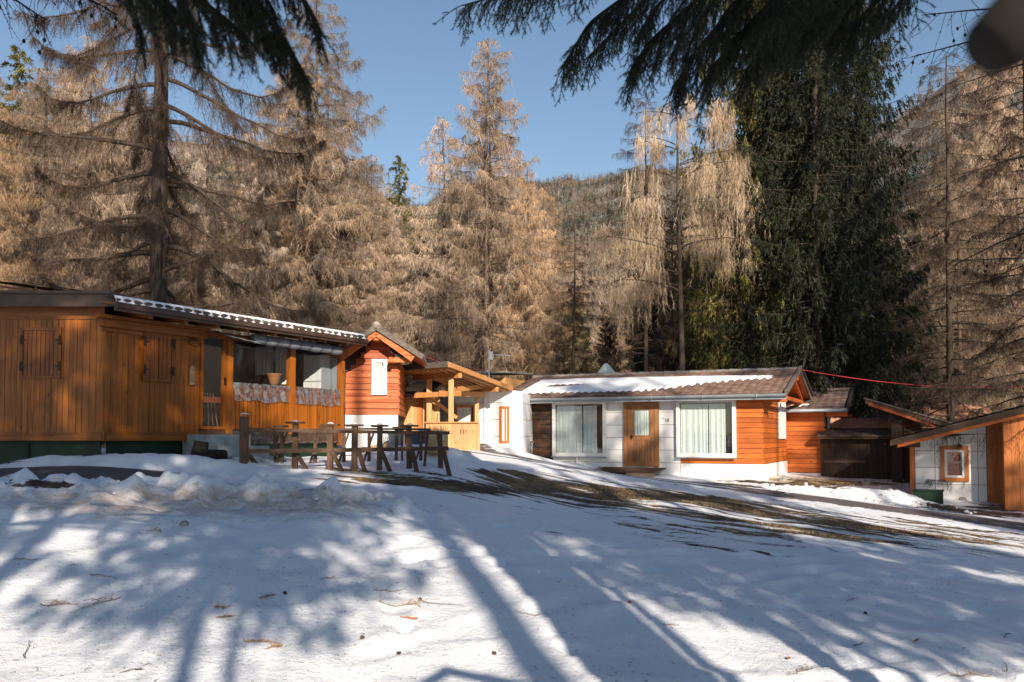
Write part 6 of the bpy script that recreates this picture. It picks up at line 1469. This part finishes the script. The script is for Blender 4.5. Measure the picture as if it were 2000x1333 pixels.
sprigs = [(115,1190,.30,'spray'),(185,1185,.42,'spray'),(60,1095,.30,'thin'),(790,1180,.36,'spray'),(762,1165,.30,'thin'),(860,1185,.42,'thin'),(510,1260,.28,'tuft'),(535,1270,.12,'tuft'),(430,1192,.10,'tuft'),(440,1210,.10,'tuft'),(520,1172,.12,'tuft'),
    (300,1040,.20,'spray'),(210,1130,.30,'thin'),(40,1275,.36,'thin'),(1030,1203,.22,'thin'),(1310,1225,.14,'thin'),(1680,1265,.12,'thin'),(1960,1245,.20,'thin'),(1900,1325,.32,'spray'),(1970,1310,.2,'thin'),(1660,1175,.08,'thin'),(640,1135,.14,'thin'),(1560,1320,.22,'spray')]
wh = {'spray': 'branched dry twig lying on the snow', 'thin': 'thin bare twig lying on the snow', 'tuft': 'brown dead larch tuft on the snow'}
places = ['at the far left, above the lower cut twig', 'left, the widest of the lower left', 'near the left edge below the ridge', 'in the middle left, tangled', 'just above the tangled one in the middle left', 'right of the tangled one in the middle left', 'low centre left, the longest tuft', 'small, just below the longest tuft', 'round, in the centre left', 'greenish, just below the round one', 'orange, between the round tuft and the trunk shadow', 'under the dark stone of the ridge', 'below the ridge, left', 'in the lower left corner, straight', 'short, in the middle shade', 'in the lit band, centre right', 'short, in the lit band at the right', 'dark, in the right shade', 'at the bottom right corner', 'at the right edge, bottom', 'tiny, in the middle of the right shade', 'centre left, in the sun', 'at the bottom, right of centre']
for k, (px, py, L, ty) in enumerate(sprigs):
    q = gpx(px, py); r = np.random.default_rng(100+k); az = r.uniform(-.5, .5)+(math.pi if r.uniform() < .5 else 0); b = Buf(); az += r.uniform(-.7, .7); d = np.array([math.cos(az), math.sin(az), 0])
    n = 10; pts = [np.array([q.x, q.y])-d[:2]*L*.5]
    for _ in range(n-1): d[:2] += r.normal(0, .12, 2); d /= np.linalg.norm(d); pts.append(pts[-1]+d[:2]*L/(n-1))
    pts = np.array(pts); z = ground_z(pts[:, 0], pts[:, 1])+.008+.012*r.uniform(0, 1, n); p = np.column_stack([pts, z])-np.array(q)
    b.tube(p, np.linspace(.0045, .0015, n) if ty != 'tuft' else .004, 4)
    m = {'spray': 26, 'thin': 5, 'tuft': 50}[ty]; t = r.uniform(.1, 1, m); c = along(p, t); dv = r.normal(0, 1, (m, 3)); dv[:, 2] = np.abs(dv[:, 2])*.35; dv /= np.linalg.norm(dv, axis=1)[:, None]
    LL = {'spray': .12, 'thin': .06, 'tuft': .05}[ty]; b.twigs(c, c+dv*LL*r.uniform(.4, 1.2, (m, 1)), .004 if ty != 'tuft' else .007, r)
    if ty == 'spray':
        for _ in range(5): 
            c2 = along(p, r.uniform(.1, .7, 1))[0]; e2 = c2+np.array([r.normal(0, .5), r.normal(0, .4), .12])*L*.7; b.tube([c2, (c2+e2)/2+[0, 0, .02], e2], .0025, 3)
    o = obj({'spray': 'fallen_twig', 'thin': 'fallen_twig', 'tuft': 'dead_tuft'}[ty], b, M['straw' if ty == 'tuft' or k % 3 == 0 else 'greywood'] if ty != 'thin' or py < 1230 else M['bark_dark']); o.location = tuple(q)
    tag(o, wh[ty]+', '+places[k], 'twig' if ty != 'tuft' else 'tuft')
for k, (px, py, lab) in enumerate([(1229, 1178, 'round brown cone alone in the middle shade'), (705, 1250, 'small brown cone in the lower centre left'), (775, 1280, 'cone left of the lower trunk shadow'), (820, 1175, 'tiny cone beside the tangled twig'), (968, 1285, 'dark cone at the edge of the wide shadow'), (560, 1163, 'grey cone on the snow left of centre'), (1690, 1200, 'black cone in the right shade')]):
    q = gpx(px, py); b = Buf(); 
    for j in range(6):
        z_ = j*.006; rr_ = [.010, .017, .019, .017, .013, .007][j]; b.lathe([(rr_*.5, z_-.002), (rr_, z_+.002), (rr_*.55, z_+.006)], sides=9)
    o = obj('larch_cone', b, M['bark']); o.location = (q.x, q.y, q.z); o.rotation_euler = (rad(60), 0, k); tag(o, lab, 'cone')
for k, (px, py, lab) in enumerate([(805, 1212, 'orange fallen leaf below the tangled twig'), (1540, 1290, 'orange brown leaf low in the lit band'), (790, 1219, 'small brown leaf left of the orange one'), (1790, 1256, 'dark brown leaf near the right shade')]):
    q = gpx(px, py); r = np.random.default_rng(k); G = np.zeros((4, 7, 3)); U = np.linspace(-1, 1, 7)
    for j, w_ in enumerate((-1, -.35, .35, 1)): G[j, :, 0] = U*.045; G[j, :, 1] = w_*.016*np.sqrt(np.clip(1-U**2, 0, 1)); G[j, :, 2] = .004+.012*abs(w_)+.006*U**2
    b = Buf(); b.grid(G); o = obj('leaf', b, M['brown_leaf']); o.location = tuple(q); o.rotation_euler = (.1, .1, k*1.3); tag(o, lab, 'leaf')
# fine litter, and dead grass standing through the thin snow
r = np.random.default_rng(77); n = 11000; px = r.uniform(-40, 2040, n); Y = 5.6+(13-5.6)*r.uniform(0, 1, n)**1.3; x = (px-1000)/FP*Y; keep = (fbm(x*1.1, Y*1.1, 3, 15)+r.normal(0, .25, n) > .0); x, Y = x[keep], Y[keep]; z = ground_z(x, Y)+.004
c = np.stack([x, Y, z], -1); a = r.uniform(0, 6.28, len(x)); L = .006+.045*r.uniform(0, 1, len(x))**3
b = Buf(); b.twigs(c, c+np.stack([np.cos(a)*L, np.sin(a)*L, r.uniform(0, .006, len(x))], -1), r.uniform(.002, .007, len(x)), r); o = obj('needle_litter', b, M['bark']); tag(o, 'fine brown needle litter scattered over the snow', 'litter', kind='stuff')
n = 90000; px = r.uniform(300, 2050, n); Y = r.uniform(13, 30, n); x = (px-1000)/FP*Y; z = ground_z(x, Y); ba, _ = bare_fields(x, Y, z); db, _ = seg_dist(x, Y, ROAD_B)
keep = (ba > .55) & (db > 1.1) & (fbm(x*.9, Y*.9, 3, 33) > -.15); x, Y, z = x[keep], Y[keep], z[keep]; m = len(x); c = np.stack([x, Y, z-.01], -1)
b = Buf(); b.twigs(c, c+np.stack([r.normal(0, .025, m), r.normal(0, .025, m), r.uniform(.02, .065, m)], -1), .008, r)
n2 = 5000; px = r.uniform(1500, 1760, n2); Y = r.uniform(26.2, 29.5, n2); x = (px-1000)/FP*Y; z = ground_z(x, Y); c = np.stack([x, Y, z-.01], -1); b.twigs(c, c+np.stack([r.normal(0, .03, n2), r.normal(0, .03, n2), r.uniform(.02, .10, n2)], -1), .010, r)
o = obj('dead_grass', b, rough_mat('dead_grass_blades', (.26, .18, .08), (.48, .35, .18), 3, .9, 0)); tag(o, 'straw coloured dead grass standing in the bare strips', 'grass', kind='stuff')
# brush at the foot of the wood, behind the roofs
for k, (px, Y, H) in enumerate([(985, 33, 2.6), (1010, 35, 3.0), (1040, 36, 2.8), (915, 38, 2.6), (1100, 38, 2.4), (1160, 39, 2.6), (1215, 38, 2.4), (560, 33, 2.6), (430, 34, 3.0), (655, 36, 2.6), (820, 40, 3.2), (1730, 42, 3.0), (1800, 44, 3.0), (1920, 42, 3.0), (60, 27, 3.2), (150, 28, 3.0), (-30, 26, 3.4), (220, 29, 2.6)]):
    x, y = at_px(px, Y); r = np.random.default_rng(k+300); b = Buf(); n = 240; q0 = r.normal(0, .25, (n, 3)); q0[:, 2] = 0; dv = r.normal(0, .45, (n, 3)); dv[:, 2] = r.uniform(.6, 1.3, n); dv /= np.linalg.norm(dv, axis=1)[:, None]
    e = q0+dv*H*r.uniform(.4, 1, (n, 1)); b.twigs(q0, e, .02, r); k2 = np.repeat(np.arange(n), 22); f = r.uniform(.25, 1, len(k2))[:, None]; c = q0[k2]*(1-f)+e[k2]*f; d2 = r.normal(0, 1, (len(k2), 3)); d2[:, 2] += .3; b.twigs(c, c+d2*.17, .011, r)
    o = obj('bare_shrub', b, M['twig_dark']); o.location = (x, y, gz(x, y)-.05); tag(o, 'bare brown shrub in the thicket behind the cottages', 'shrub', group='bare shrubs in the thicket')

# clods of thrown-up snow on the ridge and the banks
r = np.random.default_rng(55); b = Buf(); th = np.linspace(0, 2*math.pi, 9)
for k in range(200):
    if k < 130: px = r.uniform(-60, 830); Y = 11.0+.9*px/800+r.normal(0, .40); s_ = r.uniform(.015, .06)*r.uniform(.5, 1)
    else: px = r.uniform(1500, 1900); Y = np.interp(px, [1500, 1900], [24.7, 23.6])+r.normal(0, .25); s_ = r.uniform(.03, .10)
    x = (px-1000)/FP*Y; z = gz(x, Y); sq = r.uniform(.5, 1.1, 3); ro = r.uniform(0, 6)
    V = np.array([[(a_*math.cos(t+ro)*sq[0]*(1+.35*fbm(t*.9+k, zz_*2+k, 2, k)), a_*math.sin(t+ro)*sq[1]*(1+.35*fbm(t*.9+k, zz_*2+9, 2, k)), zz_*sq[2]) for t in th[:-1]] for a_, zz_ in [(.001, -.6), (.9, -.3), (1, .1), (.75, .5), (.3, .8), (.001, .82)]]); V = np.concatenate([V, V[:, :1]], 1)
    b.grid(V*s_*np.array([1, 1, .75])+np.array([x, Y, z+s_*.05]))
o = obj('snow_clods', b, rough_mat('dirty_snow', (.42, .36, .30), (.84, .85, .88), 6, .6, .01), smooth=False); tag(o, 'loose clods of dirty snow along the ridge and the bank', 'snow', kind='stuff')
